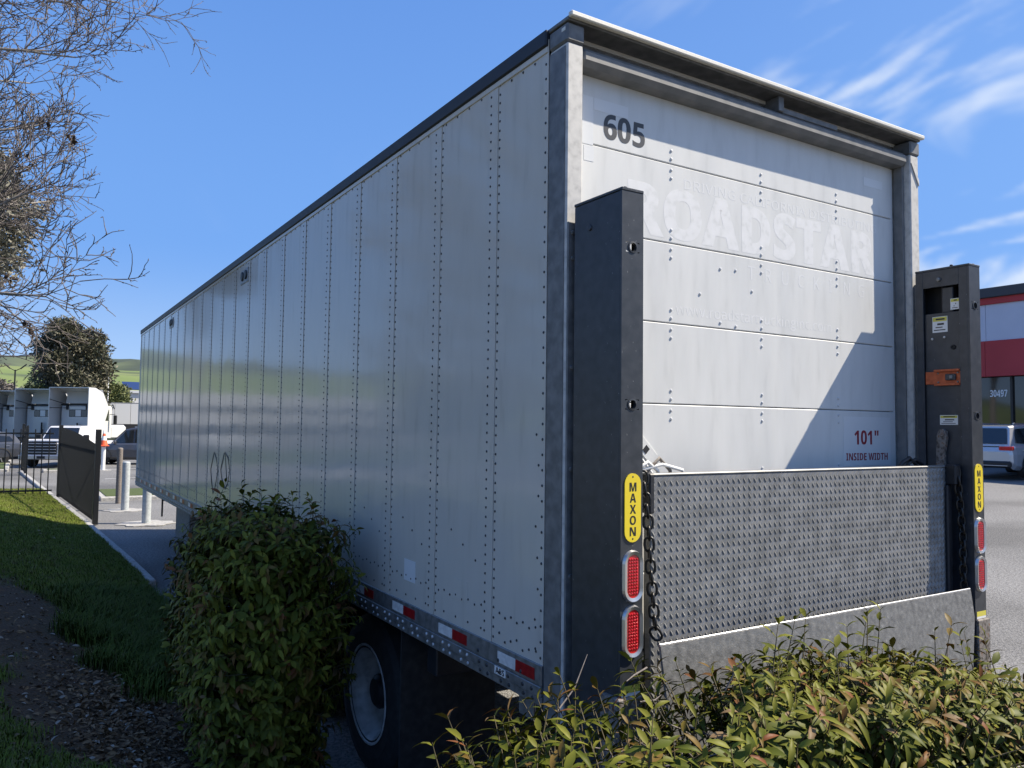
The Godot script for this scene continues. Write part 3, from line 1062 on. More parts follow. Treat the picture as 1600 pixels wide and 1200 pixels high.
	kn.lathe([Vector2(0.014, 0), Vector2(0.013, 0.008), Vector2(0.006, 0.008), Vector2(0.006, 0.004), Vector2(0.0001, 0.004)], Transform3D(Basis(Vector3(0, 0, 1), dir * -PI / 2), Vector3(X.call(w - 0.016), 2.745, 0.245)), 12)
	obj("cover_plug", kn, M.black, col)
	if s == 1:
		# orange lock bracket and stickers on the inner face
		var br := mk.call(w - 0.0155, w - 0.008, 2.541, 2.612, 0.086, 0.285, 0.002)
		br.bbox(Vector3(X.call(w + 0.012), 2.610, 0.145), Vector3(X.call(w - 0.008), 2.622, 0.285), 0.002)
		br.bbox(Vector3(X.call(w + 0.012), 2.531, 0.145), Vector3(X.call(w - 0.008), 2.543, 0.285), 0.002)
		obj("lock_bracket", br, M.orange, col)
		obj("lock_catch", mk.call(w - 0.0079, w + 0.006, 2.560, 2.595, 0.205, 0.262, 0.003), M.grey_paint, col)
		obj("lock_catch", mk.call(w + 0.0061, w + 0.014, 2.566, 2.588, 0.232, 0.25, 0.003), M.steel, col)
		for q in [[0.16, 2.602], [0.27, 2.602], [0.16, 2.551], [0.27, 2.551]]:
			var d3 := mb()
			d3.lathe([Vector2(0.006, 0), Vector2(0.005, 0.004), Vector2(0.0001, 0.005)], Transform3D(Basis(Vector3(0, 0, 1), PI / 2), Vector3(X.call(w - 0.008), q[1], q[0])), 8)
			obj("bracket_bolt", d3, M.steel, col)
		var st := [[2.835, 2.925, 0.128, 0.214, w - 0.0158], [2.956, 3.018, 0.232, 0.284, w - 0.0158], [2.312, 2.366, 0.162, 0.262, w - 0.0158]]
		for q in st:
			var hgt: float = q[1] - q[0]
			obj("warning_sticker", mk.call(q[4], q[4] + 0.001, q[0], q[1], q[2], q[3], 0.0), M.sticker, col)
			obj("sticker_band", mk.call(q[4] + 0.0012, q[4] + 0.0018, q[1] - hgt * 0.30, q[1] - 0.003, q[2] + 0.003, q[3] - 0.003, 0.0), M.sticker_yellow, col)
			for k in 3:
				var ya: float = q[0] + hgt * (0.12 + 0.17 * k)
				obj("sticker_print", mk.call(q[4] + 0.0012, q[4] + 0.0018, ya, ya + hgt * (0.06 if k < 2 else 0.12), q[2] + 0.008 + 0.01 * k, q[3] - 0.012 - 0.008 * ((k * 2) % 3), 0.0), M.ink, col)
			obj("sticker_print", mk.call(q[4] + 0.0020, q[4] + 0.0026, q[1] - hgt * 0.22, q[1] - hgt * 0.12, q[2] + 0.02, q[3] - 0.015, 0.0), M.ink, col)
		var arm := mb()
		var at := Transform3D(Basis(Vector3(0, 0, 1), Vector3(0, 1, 0), Vector3(-1, 0, 0)), Vector3(X.call(w - 0.008), 0, 0))
		arm.prism([Vector2(0.150, 2.04), Vector2(0.196, 2.04), Vector2(0.199, 2.16), Vector2(0.212, 2.24), Vector2(0.210, 2.272), Vector2(0.192, 2.288), Vector2(0.168, 2.282), Vector2(0.158, 2.25), Vector2(0.154, 2.16)], at, 0.022)
		obj("lift_arm", arm, M.rust, col)
		var ab := mb()
		ab.lathe([Vector2(0.018, 0), Vector2(0.016, 0.01), Vector2(0.0001, 0.012)], Transform3D(Basis(Vector3(0, 0, 1), PI / 2), Vector3(X.call(w - 0.008) - 0.022, 2.262, 0.188)), 10)
		obj("arm_bolt", ab, M.rust, col)
	# mounting flange on the post
	var fx0 := 0.004 if s == 0 else TW - 0.064
	var fl := bx("mounting_flange", Vector3(fx0, 1.0, 0.0005), Vector3(fx0 + 0.060, 3.135, 0.012), 0.002, M.galv_dark, col)
	bx("flange_web", Vector3(0.050 if s == 0 else TW - 0.064, 1.0, 0.0125), Vector3(0.064 if s == 0 else TW - 0.050, 3.135, 0.0395), 0.001, M.galv_dark, col)
	for yb in [3.09, 2.98, 2.52, 2.1, 1.66]:
		var d4 := mb()
		d4.lathe([Vector2(0.011, 0), Vector2(0.010, 0.008), Vector2(0.0001, 0.009)], Transform3D(Basis(Vector3.RIGHT, PI / 2), Vector3(0.026 if s == 0 else TW - 0.026, yb, 0.012)), 6)
		obj("flange_bolt", d4, M.galv_dark, col)
	# outer face bolt
	var d5 := mb()
	d5.lathe([Vector2(0.014, 0), Vector2(0.012, 0.006), Vector2(0.0001, 0.007)], Transform3D(Basis(Vector3(0, 0, 1), dir * PI / 2), Vector3(x_out, 3.08, 0.145)), 10)
	obj("outer_bolt", d5, M.grey_paint, col)
	# maker's badge
	var bt2 := Transform3D(Basis(), Vector3(xm, 1.970, z1 + 0.0004))
	var bd := mb()
	bd.prism(oval(0.040, 0.130), bt2, 0.004)
	obj("badge", bd, M.yellow, col)
	var word := "MAXON"
	for k in 5:
		lettering("badge_letter", word[k], 0.033, M.ink, col, Vector3(xm, 2.032 - k * 0.042, z1 + 0.0044), Basis(), 0.030 if k != 0 else 0.034, 800, "Droid Sans", 0.0012, HORIZONTAL_ALIGNMENT_CENTER)
	for yy in [0.117, -0.117]:
		var sc := mb()
		sc.lathe([Vector2(0.004, 0), Vector2(0.0001, 0.002)], Transform3D(Basis(Vector3.RIGHT, PI / 2), Vector3(xm, 1.970 + yy, z1 + 0.0044)), 8)
		obj("badge_screw", sc, M.ink, col)
	# tail lights: steel bezel, red ribbed lens
	for yc in [1.713, 1.508]:
		obj("light_bezel", ring(oval(0.049, 0.098, 12), oval(0.031, 0.081, 12), Transform3D(Basis(), Vector3(xm, yc, z1 + 0.0004)), 0.014), M.bright, col)
		var ln := mb()
		ln.prism(oval(0.0305, 0.0805, 10), Transform3D(Basis(), Vector3(xm, yc, z1 + 0.0004)), 0.007)
		var lens := obj("tail_light", ln, M.lens, col)
		var xs := []
		for a in 12:
			for b in 4:
				xs.append(Transform3D(Basis(), Vector3(xm - 0.018 + b * 0.012, yc - 0.064 + a * 0.0116, z1 + 0.0073)))
		many("lens_beads", dome(0.0052, 0.004, 6).mesh(), M.lens, xs, [], col)
	# lower guard, worn
	obj("lower_guard", mk.call(-0.018, w - 0.004, 0.62, 1.268, z1 - 0.10, z1 + 0.012, 0.006), M.rust, col)
	obj("guard_sticker", mk.call(0.006, w - 0.012, 1.282, 1.308, z1 + 0.0004, z1 + 0.0014, 0.0), M.sticker_yellow, col)
	obj("guard_sticker", mk.call(0.006, w - 0.012, 1.270, 1.2815, z1 + 0.0004, z1 + 0.0014, 0.0), M.sticker, col)

func link_mesh(ln: float, wd: float, r: float) -> MB:
	var b := mb()
	var pts := []
	for k in 13:
		var a := TAU * k / 12.0
		var y := sin(a) * wd / 2.0
		pts.append(Vector3(cos(a) * wd / 2.0, y + sign(y) * (ln - wd) / 2.0 if abs(y) > 0.001 else 0.0, 0))
	var rd := []
	for p in pts:
		rd.append(r)
	b.tube(pts, rd, 6, false)
	return b

func chain(tr: Node3D, path: Array) -> void:
	var ch := Node3D.new()
	ch.name = "chain"
	tr.add_child(ch, true)
	if not shared.has("link"):
		shared.link = link_mesh(0.056, 0.038, 0.0058).mesh()
	var cur := Curve3D.new()
	for p in path:
		cur.add_point(p)
	var d := 0.0
	var k := 0
	while d < cur.get_baked_length():
		var a := cur.sample_baked(d)
		var b := cur.sample_baked(min(d + 0.02, cur.get_baked_length()))
		var up := (b - a).normalized() if b.distance_to(a) > 0.001 else Vector3.DOWN
		var side := Vector3(0, 0, 1) - up * up.z
		var bs := Basis(up.cross(side.normalized()), up, side.normalized()).orthonormalized()
		obj("link", shared.link, M.chain, ch, Transform3D(bs * Basis(Vector3.UP, 0.55 + (PI / 2 if k % 2 == 1 else 0.0)), a))
		d += 0.0435
		k += 1

func build_platform(tr: Node3D) -> void:
	var zp := 0.235
	var x0 := 0.262
	var x1 := 2.455
	var pf := bx("lift_platform", Vector3(x0, 0.86, zp - 0.035), Vector3(x1, 2.078, zp), 0.004, M.plate, tr)
	bx("platform_edge", Vector3(x0, 2.0785, zp - 0.05), Vector3(x1, 2.088, zp + 0.003), 0.003, M.plate, pf)
	bx("platform_frame", Vector3(x0 + 0.05, 0.9, zp - 0.10), Vector3(x1 - 0.05, 1.95, zp - 0.036), 0.005, M.black_paint, pf)
	# raised tread lugs: two directions, interleaved
	var lug := mb()
	var a := 0.0145
	var rows := []
	for k in 5:
		var t := -1.0 + 0.5 * k
		var w: float = 0.0052 * sqrt(max(0.0, 1.0 - t * t)) + 0.0004
		var h: float = 0.0036 * sqrt(max(0.0, 1.0 - t * t))
		rows.append([lug.vert(Vector3(t * a, -w, 0), Vector3(0, -.9, .45)), lug.vert(Vector3(t * a, 0, h), Vector3(0, 0, 1)), lug.vert(Vector3(t * a, w, 0), Vector3(0, .9, .45))])
	for k in 4:
		for s in 2:
			lug.tri(rows[k][s], rows[k + 1][s], rows[k + 1][s + 1])
			lug.tri(rows[k][s], rows[k + 1][s + 1], rows[k][s + 1])
	var xf := []
	var px := 0.0335
	var py := 0.0338
	var j := 0
	var y := 1.10
	while y < 2.07:
		var x := x0 + 0.014
		while x < x1 - 0.012:
			xf.append(Transform3D(Basis(Vector3(0, 0, 1), -0.95), Vector3(x, y, zp)))
			if y + py * 0.5 < 2.07 and x + px * 0.5 < x1 - 0.012:
				xf.append(Transform3D(Basis(Vector3(0, 0, 1), 0.86), Vector3(x + px * 0.5, y + py * 0.5, zp)))
			x += px
		y += py
		j += 1
	many("tread_lugs", lug.mesh(), M.plate, xf, [], pf)
	# hinge ears and rubber stop at the right edge
	bx("hinge_block", Vector3(2.395, 1.985, 0.236), Vector3(2.452, 2.095, 0.295), 0.006, M.black_paint, pf)
	bx("hinge_block", Vector3(0.235, 1.93, 0.19), Vector3(0.262, 2.09, 0.262), 0.005, M.black_paint, pf)
	bx("guide_bar", Vector3(2.385, 1.30, 0.2362), Vector3(2.43, 1.984, 0.256), 0.006, M.black_paint, pf)
	# hydraulic hoses over the top edge
	for q in [[0.23, 0.36, 0.02], [0.29, 0.43, 0.035], [0.25, 0.50, 0.01]]:
		var h := mb()
		h.tube([Vector3(q[0], 2.02, 0.16), Vector3(q[0] + 0.02, 2.10, 0.17), Vector3((q[0] + q[1]) / 2, 2.112 + q[2], 0.18), Vector3(q[1], 2.095, 0.17), Vector3(q[1] + 0.03, 2.03, 0.15)], [0.008, 0.008, 0.008, 0.008, 0.008], 7)
		obj("hose", h, M.sticker if q[2] < 0.03 else M.rust, pf)
	for q in [[2.20, 2.36, 0.01], [2.14, 2.30, 0.02]]:
		var h := mb()
		h.tube([Vector3(q[0], 2.04, 0.12), Vector3(q[0] + 0.03, 2.10, 0.13), Vector3((q[0] + q[1]) / 2, 2.108 + q[2], 0.14), Vector3(q[1], 2.09, 0.13), Vector3(q[1] + 0.02, 2.02, 0.12)], [0.011, 0.011, 0.011, 0.011, 0.011], 7)
		obj("hose", h, M.black_paint, pf)
	# folded ramp plate in front of the platform's foot
	var fp := mb()
	var lean := 0.19
	var ft := Transform3D(Basis(Vector3.RIGHT, -lean), Vector3(0, 1.452, 0.395))
	var poly := [Vector2(0.16, -0.60), Vector2(2.07, -0.60), Vector2(2.17, -0.42), Vector2(2.30, -0.135), Vector2(2.315, 0.0), Vector2(0.16, 0.0)]
	fp.prism(poly, ft, 0.012)
	var ramp := obj("ramp_plate", fp, M.steel, tr)
	var lip := mb()
	lip.tube([ft * Vector3(0.16, 0.004, 0.006), ft * Vector3(2.315, 0.004, 0.006)], [0.0055, 0.0055], 8)
	obj("ramp_lip", lip, M.bright, ramp)
	var hinge := mb()
	hinge.tube([Vector3(0.3, 0.86, 0.33), Vector3(2.3, 0.86, 0.33)], [0.02, 0.02], 8)
	obj("ramp_hinge", hinge, M.black_paint, ramp)
	# chains
	chain(tr, [Vector3(0.192, 2.075, 0.27), Vector3(0.205, 1.9, 0.285), Vector3(0.215, 1.7, 0.29), Vector3(0.232, 1.47, 0.30), Vector3(0.25, 1.44, 0.31)])
	chain(tr, [Vector3(2.425, 2.05, 0.285), Vector3(2.44, 1.9, 0.29), Vector3(2.455, 1.7, 0.295), Vector3(2.44, 1.55, 0.30), Vector3(2.45, 1.36, 0.30), Vector3(2.40, 1.15, 0.33), Vector3(2.38, 0.95, 0.34)])

func build_running_gear(tr: Node3D) -> void:
	# two axles of twin wheels, white dished outer rims
	var tyre := mb()
	tyre.lathe([Vector2(0.29, -0.135), Vector2(0.40, -0.145), Vector2(0.475, -0.13), Vector2(0.502, -0.10), Vector2(0.505, 0.10), Vector2(0.475, 0.13), Vector2(0.40, 0.145), Vector2(0.29, 0.135)], Transform3D(), 40)
	var rim := mb()
	rim.lathe([Vector2(0.318, 0.120), Vector2(0.318, 0.142), Vector2(0.305, 0.142), Vector2(0.285, 0.11), Vector2(0.262, 0.05), Vector2(0.235, -0.05), Vector2(0.21, -0.075), Vector2(0.10, -0.06), Vector2(0.09, -0.045), Vector2(0.0001, -0.045)], Transform3D(), 40)
	var hub := mb()
	hub.lathe([Vector2(0.11, -0.05), Vector2(0.11, 0.06), Vector2(0.085, 0.085), Vector2(0.0001, 0.09)], Transform3D(), 20)
	var nut := mb()
	nut.lathe([Vector2(0.016, -0.075), Vector2(0.016, -0.03), Vector2(0.0001, -0.028)], Transform3D(), 6)
	var tm := tyre.mesh()
	var rm := rim.mesh()
	var hm := hub.mesh()
	var nm := nut.mesh()
	for az in [-2.33, -3.59]:
		var ax := mb()
		ax.tube([Vector3(0.5, 0.505, az), Vector3(TW - 0.5, 0.505, az)], [0.065, 0.065], 12)
		obj("axle", ax, M.black_paint, tr)
		for s in [0, 1]:
			for inner in [0, 1]:
				var x: float = (0.235 + 0.33 * inner) if s == 0 else TW - 0.235 - 0.33 * inner
				var t := Transform3D(Basis(Vector3(0, 0, 1), PI / 2 if s == 0 else -PI / 2), Vector3(x, 0.507, az))
				var w := obj("tyre", tm, M.rubber, tr, t)
				if inner == 0:
					obj("rim", rm, M.wheel_white, w)
					obj("hub", hm, M.black_paint, w)
					for k in 10:
						var a := TAU * k / 10
						obj("wheel_nut", nm, M.rust, w, Transform3D(Basis(), Vector3(cos(a) * 0.165, 0.0, sin(a) * 0.165)))
	for s in [0, 1]:
		var x := 0.02 if s == 0 else TW - 0.66
		bx("mudflap", Vector3(x, 0.22, -1.64), Vector3(x + 0.64, 1.09, -1.628), 0.002, M.rubber, tr)
		var lx := 0.42 if s == 0 else TW - 0.42
		bx("slider_rail", Vector3(lx - 0.06, 0.86, -4.6), Vector3(lx + 0.06, 1.13, -1.4), 0.01, M.black_paint, tr)
		var gx := 0.40 if s == 0 else TW - 0.40
		var gy := lot_y(0.4, -11.2)
		var gear := bx("landing_leg", Vector3(gx - 0.075, 0.45, -11.28), Vector3(gx + 0.075, 1.16, -11.12), 0.006, M.black_paint, tr)
		bx("leg_ram", Vector3(gx - 0.055, gy + 0.03, -11.255), Vector3(gx + 0.055, 0.4495, -11.145), 0.004, M.galv_dark, gear)
		bx("leg_foot", Vector3(gx - 0.13, gy + 0.001, -11.33), Vector3(gx + 0.13, gy + 0.0295, -11.07), 0.004, M.rust, gear)
	var cr := mb()
	cr.tube([Vector3(0.10, 1.02, -11.2), Vector3(0.32, 1.02, -11.2)], [0.012, 0.012], 8)
	cr.tube([Vector3(0.10, 1.09, -11.2), Vector3(0.10, 0.76, -11.2)], [0.014, 0.014], 8)
	obj("landing_crank", cr, M.black_paint, tr)
	bx("tool_box", Vector3(0.06, 0.62, -9.6), Vector3(0.6, 1.09, -8.6), 0.01, M.galv_dark, tr)
	bx("rail_bracket", Vector3(0.02, 1.0, -0.36), Vector3(0.035, 1.096, -0.24), 0.004, M.rail, tr)
	bx("cross_beam", Vector3(0.1, 0.88, -1.45), Vector3(TW - 0.1, 1.12, -1.33), 0.006, M.black_paint, tr)

# ------------------------------------------------------------------ hedges
const LEAF_TONES := [Color(.050, .064, .009), Color(.064, .078, .010), Color(.086, .093, .012), Color(.112, .112, .015), Color(.125, .082, .022), Color(.145, .056, .024), Color(.14, .142, .020)]

func shrub(called: String, label: String, at: Vector3, half: Vector3, shoots: int, whips: int, ln: float, sd: int, thin = null, red := 0.2, shape = null, broad := 0.30, hang := 0.45) -> void:
	# half: half sizes; the shrub is a clipped, uneven block of leafy shoots on bare stems
	var root := thing(called, label, "shrub", at, 0.0, "clipped shrubs round the trailer")
	var r := RandomNumberGenerator.new()
	r.seed = sd
	var xf := []
	var col := []
	var twigs := mb()
	var young := mb()
	var c := Vector3(0, half.y, 0)
	for k in shoots + whips:
		var whip := k >= shoots
		var d := Vector3(r.randfn(), r.randfn(), r.randfn()).normalized()
		if whip:
			d = Vector3(r.randf_range(-.8, .8), 1.0, r.randf_range(-.8, .8)).normalized()
		elif d.y < -0.75:
			d.y = -d.y
		# rounded block
		var q := pow(pow(abs(d.x), 8.0) + pow(abs(d.y), 8.0) + pow(abs(d.z), 8.0), 0.125)
		var p := d / q
		var depth := 1.0 if whip else (1.0 - 0.34 * pow(r.randf(), 1.6))
		var wob := 1.0 + 0.10 * nz.get_noise_3d((at.x + p.x * half.x) * 90.0, p.y * half.y * 90.0, (at.z + p.z * half.z) * 90.0) + 0.05 * nz.get_noise_3d((at.x + p.x * half.x) * 260.0, p.y * half.y * 260.0, (at.z + p.z * half.z) * 260.0)
		var pos := c + p * half * depth * wob
		if shape != null:
			pos = shape.call(pos)
		if thin != null and depth > 0.8 and r.randf() < thin.call(pos):
			continue
		var gy := bank_y(at.x + pos.x, at.z + pos.z) - at.y
		if pos.y < gy + 0.06:
			continue
		var nrm := (p / half).normalized()
		var up_w := 0.9 if nrm.y > 0.5 else 0.35
		var dir := (nrm * 0.8 + Vector3.UP * up_w + Vector3(r.randfn(), r.randfn(), r.randfn()) * 0.28).normalized()
		var lng := r.randf_range(0.07, 0.15) * (ln / 0.085)
		if whip:
			dir = (Vector3.UP + Vector3(r.randfn(), 0, r.randfn()) * 0.22).normalized()
			lng = r.randf_range(0.16, 0.30)
		var tip := pos + dir * lng
		young.tube([pos - dir * 0.06, pos + dir * lng * 0.5, pos + dir * lng * 0.92], [0.0028, 0.0022, 0.001], 3, false)
		var reddish := r.randf() < red
		var pairs := 4 if not whip else 7
		var spin := r.randf() * TAU
		var tone := r.randf()
		for j in pairs:
			var u := (j + 0.35) / pairs
			for s in 2:
				if r.randf() < 0.06:
					continue
				spin += PI if s == 1 else 2.2
				var side := dir.cross(Vector3(cos(spin), sin(spin * 1.3), sin(spin))).normalized()
				var droop := r.randf_range(0.4, 1.6) * hang * (1.15 - u * 0.4) * (1.0 if nrm.y < 0.5 else 0.6)
				var ld := (side * (1.0 - 0.45 * u * u) + dir * (0.2 + 1.0 * u) - Vector3.UP * droop).normalized()
				var fu := (nrm * 1.0 + Vector3.UP * 0.6 + dir * 0.2)
				fu = (fu - ld * fu.dot(ld)).normalized()
				var bs := Basis(ld.cross(fu).normalized(), fu, -ld)
				var sc := r.randf_range(0.55, 1.25) * (1.0 - 0.38 * u * u)
				xf.append(Transform3D(bs * Basis.from_scale(Vector3(sc, sc, sc)), pos + dir * lng * u))
				var tc: Color
				if reddish and u > 0.35:
					tc = LEAF_TONES[4 + (r.randi() % 2)].lerp(LEAF_TONES[2], r.randf() * 0.6)
				elif u > 0.7:
					tc = LEAF_TONES[3].lerp(LEAF_TONES[6], r.randf())
				else:
					tc = LEAF_TONES[0].lerp(LEAF_TONES[2], clamp(tone * 0.6 + r.randf() * 0.5, 0, 1))
				if r.randf() < 0.025:
					tc = Color(.15, .10, .05)
				col.append(tc)
	# woody frame
	var stems := 6
	for k in stems:
		var b := Vector3(r.randf_range(-.5, .5) * half.x, 0, r.randf_range(-.5, .5) * half.z)
		b.y = bank_y(at.x + b.x, at.z + b.z) - at.y - 0.03
		var e := Vector3(b.x * 1.5, half.y * 1.5, b.z * 1.5)
		var st := mb()
		st.tube([b, b.lerp(e, 0.4) + Vector3(r.randfn(), 0, r.randfn()) * 0.04, e], [0.016, 0.012, 0.006], 6, false)
		obj("stem", st, M.twig, root)
		for q in 26:
			var t := r.randf_range(0.15, 1.0)
			var p0 := b.lerp(e, t)
			var p1 := p0 + Vector3(r.randfn() * half.x * 0.55, r.randf_range(0.02, 0.35), r.randfn() * half.z * 0.55)
			p1 = Vector3(clamp(p1.x, -half.x * .9, half.x * .9), clamp(p1.y, 0.1, half.y * 1.93), clamp(p1.z, -half.z * .9, half.z * .9))
			twigs.tube([p0, p0.lerp(p1, 0.5) + Vector3(r.randfn(), r.randfn(), r.randfn()) * 0.03, p1], [0.005, 0.004, 0.0018], 4, false)
	if thin != null:
		# a dried-out patch of bare grey twigs
		for k in 110:
			var p0 := Vector3(-0.90 + r.randfn() * 0.15, half.y * 1.72 + r.randfn() * 0.10, -0.08 + r.randfn() * 0.13)
			var d0 := Vector3(r.randfn(), r.randf_range(-0.3, 1.2), r.randfn()).normalized()
			var l0 := r.randf_range(0.10, 0.26)
			twigs.tube([p0 - d0 * l0 * 0.5, p0 + Vector3(r.randfn(), r.randfn(), r.randfn()) * 0.012, p0 + d0 * l0 * 0.5], [0.0034, 0.0028, 0.0014], 4, false)
	var tw := obj("twigs", twigs, M.twig, root)
	tw.set_meta("kind", "stuff")
	var yo := obj("shoots", young, M.shoot, root)
	yo.set_meta("kind", "stuff")
	leaves_on(root, xf, col, at, [leaf_mesh(ln, ln * broad, 0.75, 0.35).mesh(), leaf_mesh(ln * 1.12, ln * broad * 0.9, 1.15, 0.5).mesh(), leaf_mesh(ln * 0.88, ln * broad * 1.12, 0.4, 0.22).mesh()])

func leaves_on(root: Node3D, xf: Array, col: Array, at: Vector3, ms: Array) -> void:
	# the nearest leaves in view are parts of their own, the rest one mass
	var order := []
	for k in xf.size():
		var p: Vector3 = xf[k].origin + at
		if in_frame(p):
			order.append([p.distance_to(EYE), k])
	order.sort_custom(func(a, b): return a[0] < b[0])
	var single := {}
	for k in min(300, order.size()):
		single[order[k][1]] = true
	if not shared.has("leaf_mats"):
		shared.leaf_mats = []
		for c in LEAF_TONES:
			var q: StandardMaterial3D = M.leaf.duplicate()
			q.vertex_color_use_as_albedo = false
			q.albedo_color = c.linear_to_srgb()
			shared.leaf_mats.append(q)
	var rest := [[], [], []]
	var rc := [[], [], []]
	for k in xf.size():
		if single.has(k):
			var best := 0
			var bd := 9.0
			for j in LEAF_TONES.size():
				var e: Color = LEAF_TONES[j]
				var dd: float = abs(e.r - col[k].r) + abs(e.g - col[k].g) + abs(e.b - col[k].b)
				if dd < bd:
					bd = dd
					best = j
			obj("leaf", ms[(k * 7) % 3], shared.leaf_mats[best], root, xf[k])
		else:
			rest[(k * 7) % 3].append(xf[k])
			rc[(k * 7) % 3].append(col[k])
	for j in 3:
		many("foliage", ms[j], M.leaf, rest[j], rc[j], root)

func build_hedges() -> void:
	var y1 := bank_y(-0.62, -2.6)
	# fuller above than at its foot
	var taper := func(p: Vector3) -> Vector3:
		var k := lerpf(0.70, 1.0, smoothstep(0.0, 1.0, p.y))
		return Vector3(p.x * k, p.y, p.z * k)
	shrub("clipped_shrub", "tall clipped shrub in shade against the trailer's long side", Vector3(-0.59, y1, -2.50), Vector3(0.38, 0.75, 0.67), 3300, 20, 0.085, 3, null, 0.22, taper, 0.38, 0.95)
	var y2 := bank_y(0.6, 1.1)

	var thin := func(p: Vector3) -> float:
		return 0.92 * (1.0 - smoothstep(0.14, 0.36, Vector2(p.x + 0.90, p.z + 0.08).length()))
	# the top falls away to the right
	var shape := func(p: Vector3) -> Vector3:
		return Vector3(p.x, p.y * (1.0 - 0.09 * smoothstep(-0.5, 0.5, p.x) - 0.27 * smoothstep(0.35, 1.5, p.x) - 0.05 * smoothstep(-1.0, -1.6, p.x)), p.z)
	shrub("clipped_shrub", "sunlit clipped shrub with bronze tips in front of the tail lift", Vector3(0.56, y2, 1.08), Vector3(1.56, 0.69, 0.38), 6400, 22, 0.077, 4, thin, 0.24, shape, 0.29, 0.6)

# ------------------------------------------------------------------ grass and litter
func build_lawn_cover() -> void:
	var r := RandomNumberGenerator.new()
	r.seed = 17
	var short_x := []
	var short_c := []
	var long_x := []
	var long_c := []
	var tries := 120000
	for k in tries:
		# denser towards the near end
		var t := r.randf()
		var z := lerpf(-1.2, -25.2, pow(t, 1.25))
		var x := kerb_x(z) - 0.17 - pow(r.randf(), 1.4) * 5.5
		var bare := bare_at(x, z)
		if r.randf() < bare * 1.06:
			continue
		var p := Vector3(x, bank_y(x, z) - 0.004, z)
		if not in_frame(p):
			if r.randf() < 0.75:
				continue
		var n := nz.get_noise_2d(x * 40.0 + 300.0, z * 40.0) * 0.5 + 0.5
		var c := Color(.068, .105, .015).lerp(Color(.165, .195, .036), clamp(n * 0.7 + r.randf() * 0.4, 0, 1))
		if r.randf() < 0.16:
			c = Color(.15, .13, .06)
		var rank: float = (1.0 - smoothstep(0.30, 0.75, Vector2((x + 0.95) * 0.85, (z + 6.0) * 0.30).length() + 0.3 * (n - 0.5)))
		var bs := Basis(Vector3.UP, r.randf() * TAU)
		if r.randf() < rank:
			var s := r.randf_range(0.7, 1.25)
			long_x.append(Transform3D(bs.scaled(Vector3(s, s, s)), p))
			long_c.append(c.lerp(Color(.045, .070, .014), 0.6))
		else:
			var s := r.randf_range(0.7, 1.3)
			short_x.append(Transform3D(bs.scaled(Vector3(s, s * r.randf_range(0.7, 1.3), s)), p))
			short_c.append(c)
	var g := many("lawn_grass", tuft_mesh(9, 0.055, 0.09, 0.0055, 3).mesh(), M.grass, short_x, short_c)
	tag(g, "short mown grass of the lawn left of the kerb", "grass")
	var g2 := many("rank_grass", tuft_mesh(9, 0.19, 0.10, 0.0075, 4).mesh(), M.grass, long_x, long_c)
	tag(g2, "longer unmown grass between the worn path and the shrub", "grass")
	# fallen leaves and wood chips
	var lx := []
	var lc := []
	for k in 5200:
		var a := r.randf()
		var z := 0.0
		var x := 0.0
		if a < 0.72:
			z = -3.3 + r.randfn() * 1.0
			x = -1.22 + r.randfn() * 0.26 + (z + 3.3) * -0.06
		else:
			z = -5.2 + r.randfn() * 2.2
			x = -1.6 + r.randfn() * 0.5
		if x > kerb_x(z) - 0.2 or z > 0.4:
			continue
		var p := Vector3(x, bank_y(x, z) + 0.008, z)
		var bs := Basis(Vector3(r.randfn(), 3.0, r.randfn()).normalized(), r.randf() * TAU) * Basis(Vector3.RIGHT, r.randf_range(-.5, .5))
		var s := r.randf_range(0.5, 1.15)
		lx.append(Transform3D(bs.scaled(Vector3(s, s, s)), p))
		var c := Color(.11, .060, .026).lerp(Color(.25, .155, .075), r.randf())
		if r.randf() < 0.12:
			c = Color(.30, .26, .21)
		lc.append(c)
	for k in 260:
		var z := r.randf_range(-23.0, -9.0)
		var x := kerb_x(z) - 0.2 - r.randf() * 2.2
		var s := r.randf_range(0.6, 1.1)
		lx.append(Transform3D(Basis(Vector3(r.randfn() * .3, 1, r.randfn() * .3).normalized(), r.randf() * TAU).scaled(Vector3(s, s, s)), Vector3(x, bank_y(x, z) + 0.035, z)))
		lc.append(Color(.26, .24, .13))
	var lt := many("leaf_litter", leaf_mesh(0.06, 0.022, 0.7, 0.5).mesh(), M.dead_leaf, lx, lc)
	tag(lt, "dry brown fallen leaves along the foot of the shaded shrub", "leaf litter")

